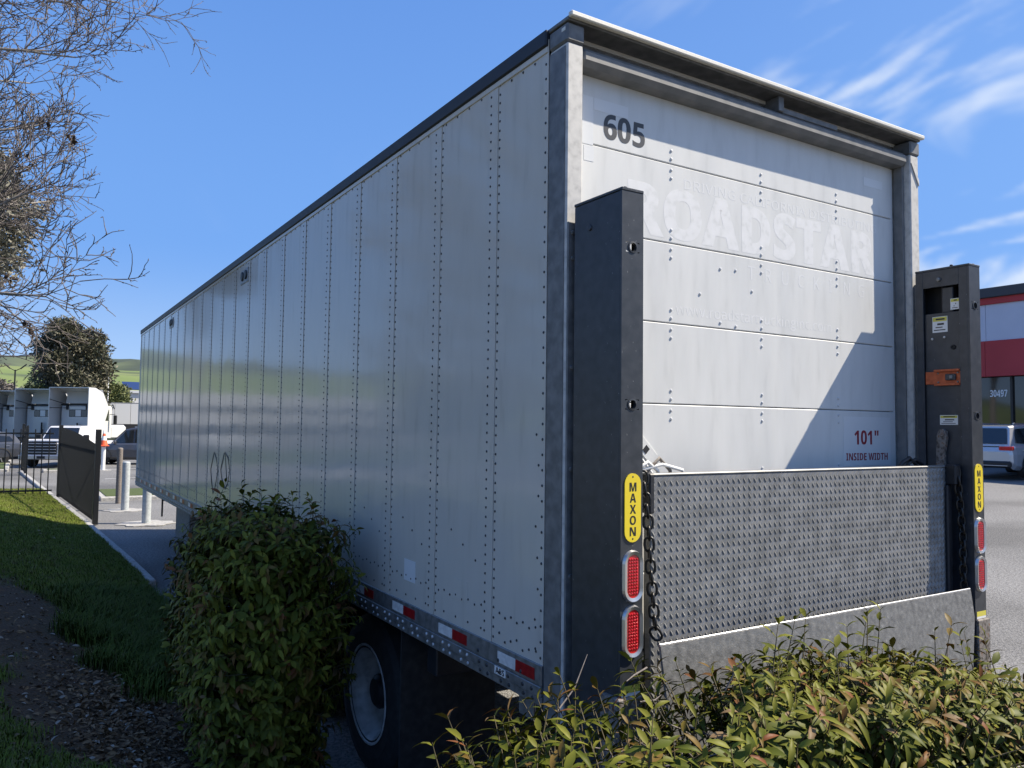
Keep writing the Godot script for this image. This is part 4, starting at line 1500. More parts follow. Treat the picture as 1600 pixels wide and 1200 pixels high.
# ------------------------------------------------------------------ bare tree over the lawn
func build_bare_tree() -> void:
	var r := RandomNumberGenerator.new()
	r.seed = 23
	var at := Vector3(-3.98, bank_y(-3.98, -5.4), -5.4)
	var root := thing("bare_tree", "leafless tree reaching over the lawn at the upper left", "tree", at)
	var trunk := mb()
	trunk.tube([Vector3(0, -0.1, 0), Vector3(0.05, 1.0, 0.02), Vector3(0.0, 2.6, -0.03), Vector3(0.06, 4.9, 0.0)], [0.17, 0.15, 0.135, 0.12], 12)
	obj("trunk", trunk, M.bark, root)
	var twigs := mb()
	var dead := []
	var dead_c := []
	# limbs, most of them towards the trailer
	var limbs := []
	for k in 22:
		var az: float = lerpf(-1.2, 1.2, (k % 17) / 16.0 * 7.0 - floor((k % 17) / 16.0 * 7.0)) + r.randf_range(-.12, .12)
		if k >= 19:
			az += PI
		var el := r.randf_range(-0.05, 0.7)
		limbs.append([Vector3(0.03, 1.7 + 3.2 * (k % 7) / 6.0 + r.randf() * 0.3, 0), Vector3(cos(az) * cos(el), sin(el), sin(az) * cos(el)), r.randf_range(2.1, 2.85)])
	limbs.append([Vector3(0.05, 4.8, 0), Vector3(0.3, 0.95, 0.1).normalized(), 3.0])
	limbs.append([Vector3(0.05, 4.8, 0), Vector3(-0.2, 0.95, -0.3).normalized(), 3.0])
	limbs.append([Vector3(0.05, 4.6, 0), Vector3(0.75, 0.7, -0.25).normalized(), 3.3])
	limbs.append([Vector3(0.05, 4.2, 0), Vector3(0.85, 0.5, 0.2).normalized(), 3.3])
	for l in limbs:
		var pts := [l[0]]
		var rad := [0.042]
		var d: Vector3 = l[1]
		var p: Vector3 = l[0]
		var n := 12
		for k in n:
			d = (d + Vector3(r.randfn(), r.randfn(), r.randfn()) * 0.10 + Vector3(0, 0.012 - 0.03 * max(d.y, 0.0), 0)).normalized()
			p += d * l[2] / n
			pts.append(p)
			rad.append(lerpf(0.040, 0.007, pow((k + 1.0) / n, 0.8)))
			if k >= 1:
				for q in 1 if k < 7 else 2:
					branch(twigs, p, d, l[2] * 0.38 * (1.05 - 0.45 * float(k) / n), rad[-1] * 0.6, 2, r, dead, dead_c)
		var lm := mb()
		lm.tube(pts, rad, 7, false)
		obj("limb", lm, M.bark, root)
	var t := obj("twigs", twigs, M.twig, root)
	t.set_meta("kind", "stuff")
	many("withered_leaves", leaf_mesh(0.075, 0.035, 1.2, 0.6).mesh(), M.dead_leaf, dead, dead_c, root)

func branch(b: MB, p: Vector3, d: Vector3, ln: float, rad: float, level: int, r: RandomNumberGenerator, dead: Array, dead_c: Array) -> void:
	var a := Vector3(r.randfn(), r.randfn(), r.randfn()).normalized()
	var dir := (d + a * 0.85 + Vector3(0, 0.10, 0)).normalized()
	ln *= r.randf_range(0.55, 1.15)
	var n := 5 if level > 0 else 4
	var pts := [p]
	var rd := [max(rad, 0.0042)]
	var e := p
	for k in n:
		dir = (dir + Vector3(r.randfn(), r.randfn(), r.randfn()) * 0.15 + Vector3(0, 0.03, 0)).normalized()
		e += dir * ln / n
		pts.append(e)
		rd.append(lerpf(max(rad, 0.0042), 0.0024, (k + 1.0) / n))
		if level > 0 and k >= 1:
			var m := 2 if r.randf() < 0.12 else 1
			for q in m:
				branch(b, e, dir, ln * 0.56, rd[-1] * 0.75, level - 1, r, dead, dead_c)
		elif level == 0 and r.randf() < 0.55:
			# bud
			var bd := (dir + Vector3(r.randfn(), r.randfn(), r.randfn()) * 0.7).normalized()
			b.tube([e, e + bd * 0.010, e + bd * 0.022], [0.0022, 0.0042, 0.001], 3, false)
	b.tube(pts, rd, 4 if level > 0 else 3, false)
	if level == 0 and r.randf() < 0.004:
		for k in 5:
			var x := Basis(Vector3(r.randfn(), r.randfn(), r.randfn()).normalized(), r.randf() * TAU)
			dead.append(Transform3D(x, e + Vector3(r.randfn(), r.randfn() - 1.5, r.randfn()) * 0.02))
			dead_c.append(Color(.055, .035, .024))

# ------------------------------------------------------------------ vehicles
func loft(rows: Array) -> MB:   # rows of points, each row a half section mirrored by the caller, counter-clockwise from outside when rows run towards +z
	var b := mb()
	for j in rows.size() - 1:
		var a: Array = rows[j]
		var c: Array = rows[j + 1]
		for k in a.size() - 1:
			b.face([a[k], a[k + 1], c[k + 1], c[k]])
	b.face(rows[-1])
	var first: Array = rows[0].duplicate()
	first.reverse()
	b.face(first)
	return b

func section(z: float, pts: Array) -> Array:   # pts: (half width, height) from the foot up on the right side; returns a loop over the top
	var o := []
	for p in pts:
		o.append(Vector3(p.x, p.y, z))
	var back := pts.duplicate()
	back.reverse()
	for p in back:
		o.append(Vector3(-p.x, p.y, z))
	return o

func car_wheel(root: Node3D, x: float, z: float, rad: float, out: float) -> void:
	var t := Transform3D(Basis(Vector3(0, 0, 1), -PI / 2 * out), Vector3(x, rad, z))
	var w := mb()
	w.lathe([Vector2(rad * 0.62, -0.11), Vector2(rad * 0.94, -0.115), Vector2(rad, -0.08), Vector2(rad, 0.08), Vector2(rad * 0.94, 0.115), Vector2(rad * 0.64, 0.11)], Transform3D(), 22)
	var wheel := obj("wheel", w, M.rubber, root, t)
	var rim := mb()
	rim.lathe([Vector2(rad * 0.70, 0.06), Vector2(rad * 0.66, 0.112), Vector2(rad * 0.60, 0.112), Vector2(rad * 0.57, 0.03), Vector2(0.0001, 0.03)], Transform3D(), 20)
	obj("rim_dish", rim, M.trim, wheel)
	var sp := mb()
	for k in 5:
		sp.bbox(Vector3(-0.028, 0.05, 0.0), Vector3(0.028, 0.095, rad * 0.64), 0.008, Transform3D(Basis(Vector3.UP, TAU * k / 5.0), Vector3.ZERO))
	sp.lathe([Vector2(0.07, 0.04), Vector2(0.07, 0.10), Vector2(0.0001, 0.104)], Transform3D(), 12)
	obj("rim", sp, M.rim, wheel)
	var ar := mb()
	var rows := []
	for k in 13:
		var a := PI * k / 12.0
		rows.append(Vector3(0, 0, 0) + Vector3(cos(a), sin(a), 0))
	for k in 12:
		var a: Vector3 = rows[k]
		var c: Vector3 = rows[k + 1]
		var r0 := rad * 1.10
		var r1 := rad * 1.26
		var xx := x + out * 0.125
		var P := func(v: Vector3, rr: float, dx: float) -> Vector3: return Vector3(xx + out * dx, rad + v.y * rr, z + v.x * rr)
		var f := [P.call(a, r0, 0.01), P.call(c, r0, 0.01), P.call(c, r1, 0.0), P.call(a, r1, 0.0)]
		var g := [P.call(a, r0, 0.01), P.call(c, r0, 0.01), P.call(c, r0, -0.20), P.call(a, r0, -0.20)]
		if (f[1] - f[0]).cross(f[2] - f[0]).x * out < 0:
			f.reverse()
		ar.face(f)
		ar.face(g)
	obj("wheel_arch", ar, M.trim, root)

func make_suv(root: Node3D, paint: Material, roof_h := 1.75, van := false) -> void:
	# front towards -z; body 4.8 long, 1.96 wide
	var w := 0.98
	var belt := 1.06 if not van else 1.18
	var rows := []
	for q in [[-2.42, .80, .38, .72], [-2.36, .90, .30, .88], [-2.2, .95, .26, .97], [-1.6, w, .24, belt - .04], [-1.0, w, .24, belt], [1.6, w, .24, belt + .02], [2.2, .96, .28, belt], [2.36, .92, .36, belt - .06], [2.42, .84, .45, belt - .2]]:
		rows.append(section(q[0], [Vector2(q[1] * .88, q[2]), Vector2(q[1], q[2] + .14), Vector2(q[1] * 1.0, (q[2] + q[3]) * .5 + .1), Vector2(q[1] * .965, q[3] - .06), Vector2(q[1] * .90, q[3])]))
	obj("body", loft(rows), paint, root)
	var cab := []
	for q in [[-1.12, .86, belt - .01, .80], [-0.42, .86, roof_h - .10, .70], [-0.10, .86, roof_h - .03, .70], [0.6, .86, roof_h, .71], [1.5, .86, roof_h - .03, .70], [2.05, .85, roof_h - .09, .68], [2.33, .84, belt - .02, .80]]:
		var bz: float = clamp(q[0], -1.12, 2.33)
		cab.append(section(q[0], [Vector2(q[1], belt - .02), Vector2(lerpf(q[1], q[3], 1.0), max(q[2] - .05, belt - .015)), Vector2(q[3] - .06, max(q[2], belt - .01))]))
	obj("cabin", loft(cab), paint, root)
	# windows laid just proud of the cabin
	var top := roof_h - 0.14
	var wid := func(y: float) -> float: return lerpf(.86, .705, clamp((y - belt) / (roof_h - .08 - belt), 0, 1)) + 0.014
	for s in [-1.0, 1.0]:
		for p in [[[-0.92, belt + .04], [-0.05, belt + .04], [-0.05, top], [-0.42, top - .04]], [[0.02, belt + .04], [0.98, belt + .04], [0.94, top + .01], [0.02, top + .01]], [[1.05, belt + .04], [2.0, belt + .10], [1.82, top - .03], [1.01, top + .01]]]:
			var f := []
			for k in p:
				f.append(Vector3(s * wid.call(k[1]), k[1], k[0]))
			if (f[1] - f[0]).cross(f[2] - f[0]).x * s < 0:
				f.reverse()
			var m := mb()
			m.face(f)
			obj("side_window", m, M.glass, root)
		bx("side_mirror", Vector3(min(s * .90, s * 1.10), belt - .02, -0.92), Vector3(max(s * .90, s * 1.10), belt + .14, -0.80), 0.03, paint, root)
		bx("headlight", Vector3(min(s * .52, s * .90), .72, -2.425), Vector3(max(s * .52, s * .90), .86, -2.30), 0.03, M.lamp, root)
		bx("tail_light", Vector3(min(s * .50, s * .93), belt - .15, 2.30), Vector3(max(s * .50, s * .93), belt - .02, 2.425), 0.02, M.lens, root)
		bx("roof_rail", Vector3(min(s * .60, s * .65), roof_h - .03, -0.05), Vector3(max(s * .60, s * .65), roof_h + .03, 1.7), 0.01, M.rim, root)
		for k in [-0.06, 1.0]:
			bx("door_handle", Vector3(min(s * .955, s * .995), belt - .16, k + .62), Vector3(max(s * .955, s * .995), belt - .13, k + .82), 0.008, M.rim, root)
	var ws := mb()
	ws.face([Vector3(-.76, belt + .03, -1.105), Vector3(-.64, roof_h - .12, -0.475), Vector3(.64, roof_h - .12, -0.475), Vector3(.76, belt + .03, -1.105)])
	obj("windscreen", ws, M.glass, root)
	var rw := mb()
	rw.face([Vector3(-.72, belt + .06, 2.325), Vector3(.72, belt + .06, 2.325), Vector3(.62, roof_h - .15, 2.12), Vector3(-.62, roof_h - .15, 2.12)])
	obj("rear_window", rw, M.glass, root)
	bx("grille", Vector3(-.48, .50, -2.45), Vector3(.48, .78, -2.38), 0.02, M.trim, root)
	bx("front_bumper", Vector3(-.84, .26, -2.47), Vector3(.84, .47, -2.33), 0.04, M.trim, root)
	bx("rear_bumper", Vector3(-.88, .34, 2.34), Vector3(.88, .56, 2.50), 0.05, M.trim, root)
	bx("bumper_trim", Vector3(-.80, .40, 2.5005), Vector3(.80, .425, 2.512), 0.004, M.rim, root)
	for x in [-1, 1]:
		for z in [-1.45, 1.45]:
			car_wheel(root, x * 0.86, z, 0.37, x)

func make_pickup(root: Node3D, paint: Material) -> void:
	# heavy crew cab seen from the front, front towards -z
	bx("body", Vector3(-1.0, .45, -2.75), Vector3(1.0, 1.16, 2.9), 0.06, paint, root)
	bx("bonnet", Vector3(-.92, 1.161, -2.70), Vector3(.92, 1.30, -1.15), 0.05, paint, root)
	var cab := []
	for q in [[-1.2, 1.18, .86], [-0.6, 1.90, .74], [0.8, 1.94, .75], [1.15, 1.2, .84]]:
		cab.append(section(q[0], [Vector2(.88, 1.165), Vector2(q[2], q[1] - .04 if q[1] > 1.3 else q[1] - .01), Vector2(q[2] - .06, q[1])]))
	obj("cabin", loft(cab), paint, root)
	var ws := mb()
	ws.face([Vector3(-.78, 1.25, -1.16), Vector3(-.68, 1.83, -0.69), Vector3(.68, 1.83, -0.69), Vector3(.78, 1.25, -1.16)])
	obj("windscreen", ws, M.glass, root)
	var gr := bx("grille", Vector3(-.62, .62, -2.80), Vector3(.62, 1.20, -2.751), 0.02, M.trim, root)
	for k in 4:
		bx("grille_bar", Vector3(-.60, .70 + k * .13, -2.825), Vector3(.60, .735 + k * .13, -2.8005), 0.008, M.rim, gr)
	bx("bumper", Vector3(-1.0, .38, -2.90), Vector3(1.0, .60, -2.752), 0.04, M.rim, root)
	bx("number_plate", Vector3(-.18, .43, -2.915), Vector3(.18, .55, -2.9005), 0.004, M.trim, root)
	for s in [-1.0, 1.0]:
		bx("headlight", Vector3(min(s * .66, s * .97), .74, -2.80), Vector3(max(s * .66, s * .97), 1.10, -2.70), 0.03, M.lamp, root)
		bx("side_mirror", Vector3(min(s * .95, s * 1.22), 1.20, -0.95), Vector3(max(s * .95, s * 1.22), 1.50, -0.85), 0.03, M.trim, root)
		for z in [-1.8, 1.75]:
			car_wheel(root, s * 0.88, z, 0.40, s)

func make_tractor(root: Node3D) -> void:
	# day-cab tractor seen from behind, front towards -z, hollow roof fairing open to the rear
	var m: Material = M.truck_white
	bx("cab", Vector3(-1.05, 1.05, -2.6), Vector3(1.05, 3.12, -0.6), 0.08, m, root)
	bx("bonnet", Vector3(-0.95, 1.0, -4.6), Vector3(0.95, 1.95, -2.61), 0.16, m, root)
	var win := bx("rear_window", Vector3(-0.52, 2.42, -0.599), Vector3(0.62, 2.86, -0.585), 0.006, M.frame, root)
	for k in 3:
		bx("pane", Vector3(-0.49 + k * .37, 2.45, -0.5845), Vector3(-0.15 + k * .37, 2.83, -0.578), 0.002, M.glass if k != 1 else M.lamp, win)
	for s in [-1.0, 1.0]:
		# side fairings with curved outer edge
		var p := mb()
		var t := Transform3D(Basis(Vector3(0, 0, -1), Vector3(0, 1, 0), Vector3(1, 0, 0)), Vector3(s * 1.20 - 0.02, 0, 0))
		p.prism([Vector2(-0.35, 1.1), Vector2(1.0, 1.1), Vector2(1.9, 3.0), Vector2(1.2, 3.9), Vector2(0.4, 4.17), Vector2(-0.35, 4.17)], t, 0.04)
		obj("side_fairing", p, m, root)
		bx("door_window", Vector3(min(s * 1.05, s * 1.06), 2.2, -2.2), Vector3(max(s * 1.05, s * 1.06), 2.9, -1.4), 0.003, M.glass, root)
		var mir := bx("side_mirror", Vector3(min(s * 1.32, s * 1.52), 1.95, -2.35), Vector3(max(s * 1.32, s * 1.52), 2.55, -2.22), 0.03, M.trim, root)
		var arm := mb()
		arm.tube([Vector3(s * 1.05, 2.6, -2.3), Vector3(s * 1.40, 2.60, -2.3)], [0.02, 0.02], 6)
		obj("mirror_arm", arm, M.trim, mir)
		# brace from fairing to cab back
		var br := mb()
		br.tube([Vector3(s * 1.18, 2.95, 0.30), Vector3(s * 0.62, 2.95, -0.58)], [0.022, 0.022], 6)
		br.tube([Vector3(s * 1.18, 3.45, 0.30), Vector3(s * 0.62, 3.15, -0.58)], [0.022, 0.022], 6)
		obj("fairing_brace", br, M.trim, root)
		bx("brace_foot", Vector3(min(s * .55, s * .68), 2.85, -0.60), Vector3(max(s * .55, s * .68), 3.12, -0.50), 0.01, M.trim, root)
		for z in [1.2, 2.4]:
			car_wheel(root, s * 0.92, z, 0.50, s)
		car_wheel(root, s * 0.95, -3.7, 0.50, s)
	var rf := mb()
	rf.prism([Vector2(-0.35, 4.13), Vector2(0.4, 4.13), Vector2(1.2, 3.85), Vector2(1.25, 3.89), Vector2(0.4, 4.18), Vector2(-0.35, 4.18)], Transform3D(Basis(Vector3(0, 0, -1), Vector3(0, 1, 0), Vector3(1, 0, 0)), Vector3(-1.178, 0, 0)), 2.356)
	obj("roof_fairing", rf, m, root)
	var inn := mb()
	inn.face([Vector3(-0.75, 3.24, -0.62), Vector3(0.75, 3.24, -0.62), Vector3(0.85, 3.95, -0.9), Vector3(-0.85, 3.95, -0.9)])
	inn.face([Vector3(-1.17, 3.13, -1.7), Vector3(1.17, 3.13, -1.7), Vector3(1.17, 4.1, -1.2), Vector3(-1.17, 4.1, -1.2)])
	obj("fairing_lining", inn, M.wall_white, root)
	bx("cab_step", Vector3(-1.05, 3.121, -1.0), Vector3(1.05, 3.2, -0.60), 0.01, M.trim, root)
	bx("chassis", Vector3(-0.5, .75, -4.0), Vector3(0.5, 1.0, 3.2), 0.02, M.trim, root)
	var ex := mb()
	ex.tube([Vector3(0.1, 1.0, -0.45), Vector3(0.1, 2.05, -0.45)], [0.05, 0.05], 8)
	obj("air_stack", ex, M.trim, root)

# ------------------------------------------------------------------ the yard ahead of the trailer
func on_lot(x: float, z: float) -> Vector3:
	return Vector3(x, lot_y(x, z), z)

func bollard(label: String, at: Vector3, h: float, rad: float, mt: Material, pad: float) -> void:
	var t := thing("bollard", label, "bollard", at, 0.0, "bollards by the gate")
	var b := mb()
	b.lathe([Vector2(rad, -0.02), Vector2(rad, h - 0.02), Vector2(rad * 0.8, h), Vector2(0.0001, h + 0.01)], Transform3D(), 20)
	obj("pipe", b, mt, t)
	if pad > 0.0:
		var p := mb()
		var prof := []
		for k in 18:
			var a := TAU * k / 18.0
			prof.append(Vector2(cos(a) * pad * (1.0 + 0.18 * sin(k * 2.3)), sin(a) * pad * (1.0 + 0.15 * cos(k * 1.7))))
		p.prism(prof, Transform3D(Basis(Vector3.RIGHT, -PI / 2), Vector3(0, 0.002, 0)), 0.012)
		obj("footing", p, M.concrete, t)

func gate_leaf(label: String, a: Vector3, b: Vector3, sag: bool) -> void:
	var root := thing("gate", label, "gate", a, 0.0, "gate leaves at the yard entrance")
	var d := b - a
	var ln := d.length()
	var bs := Basis(d.normalized(), Vector3.UP, d.normalized().cross(Vector3.UP))
	var leaf := Transform3D(bs, Vector3.ZERO)
	var part := func(called: String, lo: Vector3, hi: Vector3, bev: float, mt: Material) -> void:
		var m := mb()
		m.bbox(lo, hi, bev, leaf)
		obj(called, m, mt, root)
	part.call("gate_post", Vector3(-0.05, 0.0, -0.05), Vector3(0.05, 2.0, 0.05), 0.006, M.iron)
	part.call("gate_post", Vector3(ln - 0.05, 0.0, -0.05), Vector3(ln + 0.05, 1.95, 0.05), 0.006, M.iron)
	part.call("top_rail", Vector3(0.051, 1.46, -0.036), Vector3(ln - 0.051, 1.52, -0.010), 0.004, M.galv_dark)
	part.call("bottom_rail", Vector3(0.051, 0.07, -0.036), Vector3(ln - 0.051, 0.13, -0.010), 0.004, M.iron)
	# pickets, their tips dipping in a curve towards the free end
	var n := int(ln / 0.115)
	var pk := mb()
	pk.bbox(Vector3(-0.009, 0.0, -0.009), Vector3(0.009, 1.0, 0.009), 0.0)
	var pm := pk.mesh()
	for k in n:
		var u := (k + 0.5) / n
		var h := 1.62 + (0.31 * (1.0 - pow(u, 1.7)) if sag else 0.0) - 0.05
		obj("picket", pm, M.iron, root, Transform3D(bs * Basis.from_scale(Vector3(1, h, 1)), leaf * Vector3(0.06 + (ln - 0.12) * u, 0.05, 0.0)))
	# diagonal braces
	for s in [[0.06, ln * 0.5], [ln - 0.06, ln * 0.5]]:
		var br := mb()
		br.tube([leaf * Vector3(s[0], 1.45, -0.052), leaf * Vector3(s[1], 0.14, -0.052)], [0.016, 0.016], 6)
		obj("brace", br, M.iron, root)

func build_yard() -> void:
	# fence left of the gate
	var fa := on_lot(-1.06, -23.0)
	var fb := on_lot(-24.0, -25.0)
	fa.y += 0.02
	fb.y += 0.02
	var fence := thing("iron_fence", "black iron picket fence behind the sunlit lawn", "fence", fa)
	var d := fb - fa
	var ln := d.length()
	var bs := Basis(d.normalized(), Vector3.UP, d.normalized().cross(Vector3.UP))
	var pk := mb()
	pk.bbox(Vector3(-0.014, 0.02, -0.014), Vector3(0.014, 1.88, 0.0105), 0.0)
	var pm := pk.mesh()
	var n := int(ln / 0.172)
	for k in n:
		obj("picket", pm, M.iron, fence, Transform3D(bs, d * (k + 0.6) / n))
	for y in [0.15, 1.74]:
		var r := mb()
		r.bbox(Vector3(0, y, 0.0115), Vector3(ln, y + 0.045, 0.04), 0.003, Transform3D(bs, Vector3.ZERO))
		obj("rail", r, M.iron, fence)
	for k in range(1, 10):
		var p := mb()
		p.bbox(Vector3(-0.035, -0.02, -0.035), Vector3(0.035, 2.0, 0.0105), 0.004)
		obj("post", p, M.iron, fence, Transform3D(bs, d * k / 9.0))
	gate_leaf("dark picket gate leaf with diagonal braces standing along the kerb", on_lot(kerb_x(-22.8) + 0.07, -22.8) + Vector3(0, 0.02, 0), on_lot(kerb_x(-15.7) + 0.07, -15.7) + Vector3(0, 0.02, 0), true)
	gate_leaf("farther dark gate leaf standing edge-on behind the picket fence", on_lot(-1.72, -37.6), on_lot(-1.62, -33.6), true)
	# bollards
	bollard("thick grey bollard nearest the trailer's front end", on_lot(0.44, -15.62), 1.3, 0.088, M.bollard, 0.52)
	bollard("grey bollard standing alone on a pale round footing", on_lot(0.33, -18.5), 1.17, 0.088, M.bollard, 0.42)
	bollard("weathered brown bollard with a white top behind the grey one", on_lot(0.37, -20.4), 1.45, 0.07, M.rust, 0.0)
	var bp := on_lot(1.30, -36.4)
	bollard("slim white bollard carrying a traffic cone", bp, 1.05, 0.085, M.cone_white, 0.3)
	var cone := thing("traffic_cone", "orange and white traffic cone set on a slim bollard", "cone", bp + Vector3(0, 1.061, 0))
	var cb := mb()
	cb.bbox(Vector3(-0.2, 0.0, -0.2), Vector3(0.2, 0.035, 0.2), 0.01)
	obj("base", cb, M.cone, cone)
	for q in [[0.035, 0.26, 0.165, 0.115, "cone"], [0.26, 0.44, 0.115, 0.078, "cone_white"], [0.44, 0.56, 0.078, 0.052, "cone"], [0.56, 0.72, 0.052, 0.025, "cone_white"]]:
		var c := mb()
		c.lathe([Vector2(q[2], q[0]), Vector2(q[3], q[1]), Vector2(0.0001, q[1] + 0.0005)], Transform3D(), 16)
		obj("band", c, M[q[4]], cone)
	# kerbed strips of grass across the yard
	var k := 0
	for q in [[0.0, 3.5, -24.0, -21.2], [-45.0, -2.2, -58.0, -36.5], [-1.0, 0.6, -36.2, -35.4], [2.2, 12.0, -60.0, -52.0]]:
		var isl := thing("grass_island", ["narrow kerbed grass strip beside the bollards", "wide kerbed lawn beyond the iron fence", "small kerbed patch behind the gate", "far kerbed grass strip behind the grey car"][k], "island", on_lot(q[0], q[3]))
		var hx: float = q[1] - q[0]
		var hz: float = q[3] - q[2]
		bx("kerbing", Vector3(0, -0.1, -hz), Vector3(hx, 0.11, 0), 0.03, M.concrete, isl)
		var turf := mb()
		turf.colored = true
		turf.tint = Color(.085, .115, .028)
		turf.bbox(Vector3(0.16, 0.105, -hz + 0.16), Vector3(hx - 0.16, 0.125, -0.16), 0.004)
		obj("turf", turf, M.soil, isl)
		k += 1
	# painted lines
	for q in [[0.9, 9.0, -30.6, -30.45], [0.9, 9.0, -36.9, -36.75]]:
		var l := mb()
		l.face([on_lot(q[0], q[3]) + Vector3(0, .004, 0), on_lot(q[1], q[3]) + Vector3(0, .004, 0), on_lot(q[1], q[2]) + Vector3(0, .004, 0), on_lot(q[0], q[2]) + Vector3(0, .004, 0)])
		structure("parking_line", l, M.line)
	# vehicles
	var suv := thing("parked_car", "dark grey sport utility car parked beyond the bollards", "car", on_lot(3.35, -42.0), PI / 2 - 0.35)
	make_suv(suv, M.car_grey, 1.88)
	var pu := thing("pickup_truck", "white pickup truck with a barred grille behind the gate", "truck", on_lot(0.3, -41.6), PI - 0.47)
	make_pickup(pu, M.car_white)
	var spots := [[0.75, -51.5, -0.60, "white day-cab tractor with hollow roof fairing nearest the far trailer"], [-1.0, -56.0, -0.60, "middle one of three white tractors parked in a row"], [-2.4, -61.0, -0.60, "farthest left white tractor, mostly hidden behind its neighbour"]]
	var first: Node3D = null
	for s in spots:
		if first == null:
			first = thing("truck_tractor", s[3], "truck", on_lot(s[0], s[1]), s[2], "white tractors parked in a row")
			make_tractor(first)
		else:
			var c := first.duplicate()
			c.name = numbered("truck_tractor")
			add_child(c)
			c.position = on_lot(s[0], s[1])
			c.rotation.y = s[2]
			c.set_meta("label", s[3])
	# dark cars behind the picket fence, left
	var c1 := thing("parked_car", "dark car behind the picket fence at the left edge", "car", on_lot(-4.2, -43.0), PI / 2 + 0.2)
	make_suv(c1, M.car_grey, 1.55)
	var c2 := thing("parked_van", "white van left of the dark car, out beyond the fence", "van", on_lot(-11.0, -62.0), PI / 2)
	make_suv(c2, M.car_white, 2.2, true)

# ------------------------------------------------------------------ trees, poles, far buildings and hills
func clump_mesh(n: int, size: float, sd: int) -> MB:
	var b := mb()
	var r := RandomNumberGenerator.new()
	r.seed = sd
	for k in n:
		var o := Vector3(r.randfn(), r.randfn(), r.randfn()) * size * 0.42
		var u := Vector3(r.randfn(), r.randfn(), r.randfn()).normalized()
		var w := u.cross(Vector3(r.randfn(), r.randfn(), r.randfn())).normalized()
		var nn := u.cross(w)
		var l := size * r.randf_range(0.22, 0.42)
		var i0 := b.vert(o - u * l, nn)
		var i1 := b.vert(o + w * l * 0.38, nn)
		var i2 := b.vert(o + u * l, nn)
		var i3 := b.vert(o - w * l * 0.38, nn)
		b.tri(i0, i2, i1)
		b.tri(i0, i3, i2)
	return b

func leafy_tree(called: String, label: String, at: Vector3, h: float, rad: float, low: float, count: int, size: float, tones: Array, sd: int) -> void:
	var root := thing(called, label, "tree", at, 0.0, "trees beyond the yard")
	var r := RandomNumberGenerator.new()
	r.seed = sd
	var tk := mb()
	var th := h * 0.7
	tk.tube([Vector3(0, -0.2, 0), Vector3(0.1, th * 0.4, 0), Vector3(-0.1, th * 0.8, 0.1), Vector3(0, th, 0)], [h * 0.022, h * 0.017, h * 0.010, h * 0.004], 8)
	obj("trunk", tk, M.bark, root)
	var lobes := []
	for k in 13:
		var t := (k + 0.5) / 13.0
		var y := lerpf(low + (h - low) * 0.12, h * 0.88, t)
		var rr: float = rad * sqrt(max(0.05, 1.0 - pow(abs(t - 0.42) / 0.66, 2.0)))
		var a := k * 2.4 + r.randf()
		lobes.append([Vector3(cos(a) * rr * 0.55, y, sin(a) * rr * 0.55), rr * r.randf_range(0.45, 0.62)])
	for k in 7:
		var l: Array = lobes[k * 13 / 7]
		var lm := mb()
		var b := Vector3(0, l[0].y * 0.62, 0)
		lm.tube([b, b.lerp(l[0], 0.5) + Vector3(0, .2, 0), l[0]], [h * 0.009, h * 0.006, h * 0.002], 5, false)
		obj("limb", lm, M.bark, root)
	var xf := []
	var col := []
	for k in count:
		var l: Array = lobes[r.randi() % lobes.size()]
		var d := Vector3(r.randfn(), r.randfn(), r.randfn()).normalized()
		var p: Vector3 = l[0] + d * l[1] * pow(r.randf(), 0.38) * Vector3(1, 0.85, 1)
		var s := r.randf_range(0.7, 1.25)
		xf.append(Transform3D(Basis(d, r.randf() * TAU).scaled(Vector3(s, s, s)), p))
		col.append((tones[0] as Color).lerp(tones[1], r.randf()))
	var key := "clump%d" % int(size * 100)
	if not shared.has(key):
		shared[key] = clump_mesh(9, size, 77).mesh()
	many("crown", shared[key], M.crown, xf, col, root)

func hill_mesh(x0: float, x1: float, z0: float, z1: float, hf: Callable, nx: int, nzz: int, cf: Callable) -> MB:
	var xs := []
	var zs := []
	for k in nx + 1:
		xs.append(lerpf(x0, x1, float(k) / nx))
	for k in nzz + 1:
		zs.append(lerpf(z0, z1, float(k) / nzz))
	return sheet(xs, zs, hf, cf)

func light_pole(label: String, at: Vector3, h: float, rad: float, mt: Material, arms: int) -> void:
	var root := thing("light_pole", label, "light pole", at, 0.0, "light poles behind the yard")
	var p := mb()
	p.tube([Vector3(0, -0.05, 0), Vector3(0, h, 0)], [rad, rad * 0.75], 8)
	obj("pole", p, mt, root)
	for k in arms:
		var s := -1.0 if k == 0 else 1.0
		var a := mb()
		a.tube([Vector3(0, h - 0.1, 0), Vector3(s * 0.45, h + 0.15, 0)], [0.04, 0.04], 6)
		obj("arm", a, mt, root)
		var l := mb()
		l.bbox(Vector3(-0.35, -0.06, -0.18), Vector3(0.35, 0.06, 0.18), 0.02, Transform3D(Basis(Vector3(0, 0, 1), s * 0.75), Vector3(s * 0.68, h + 0.35, 0)))
		obj("lamp_head", l, mt, root)

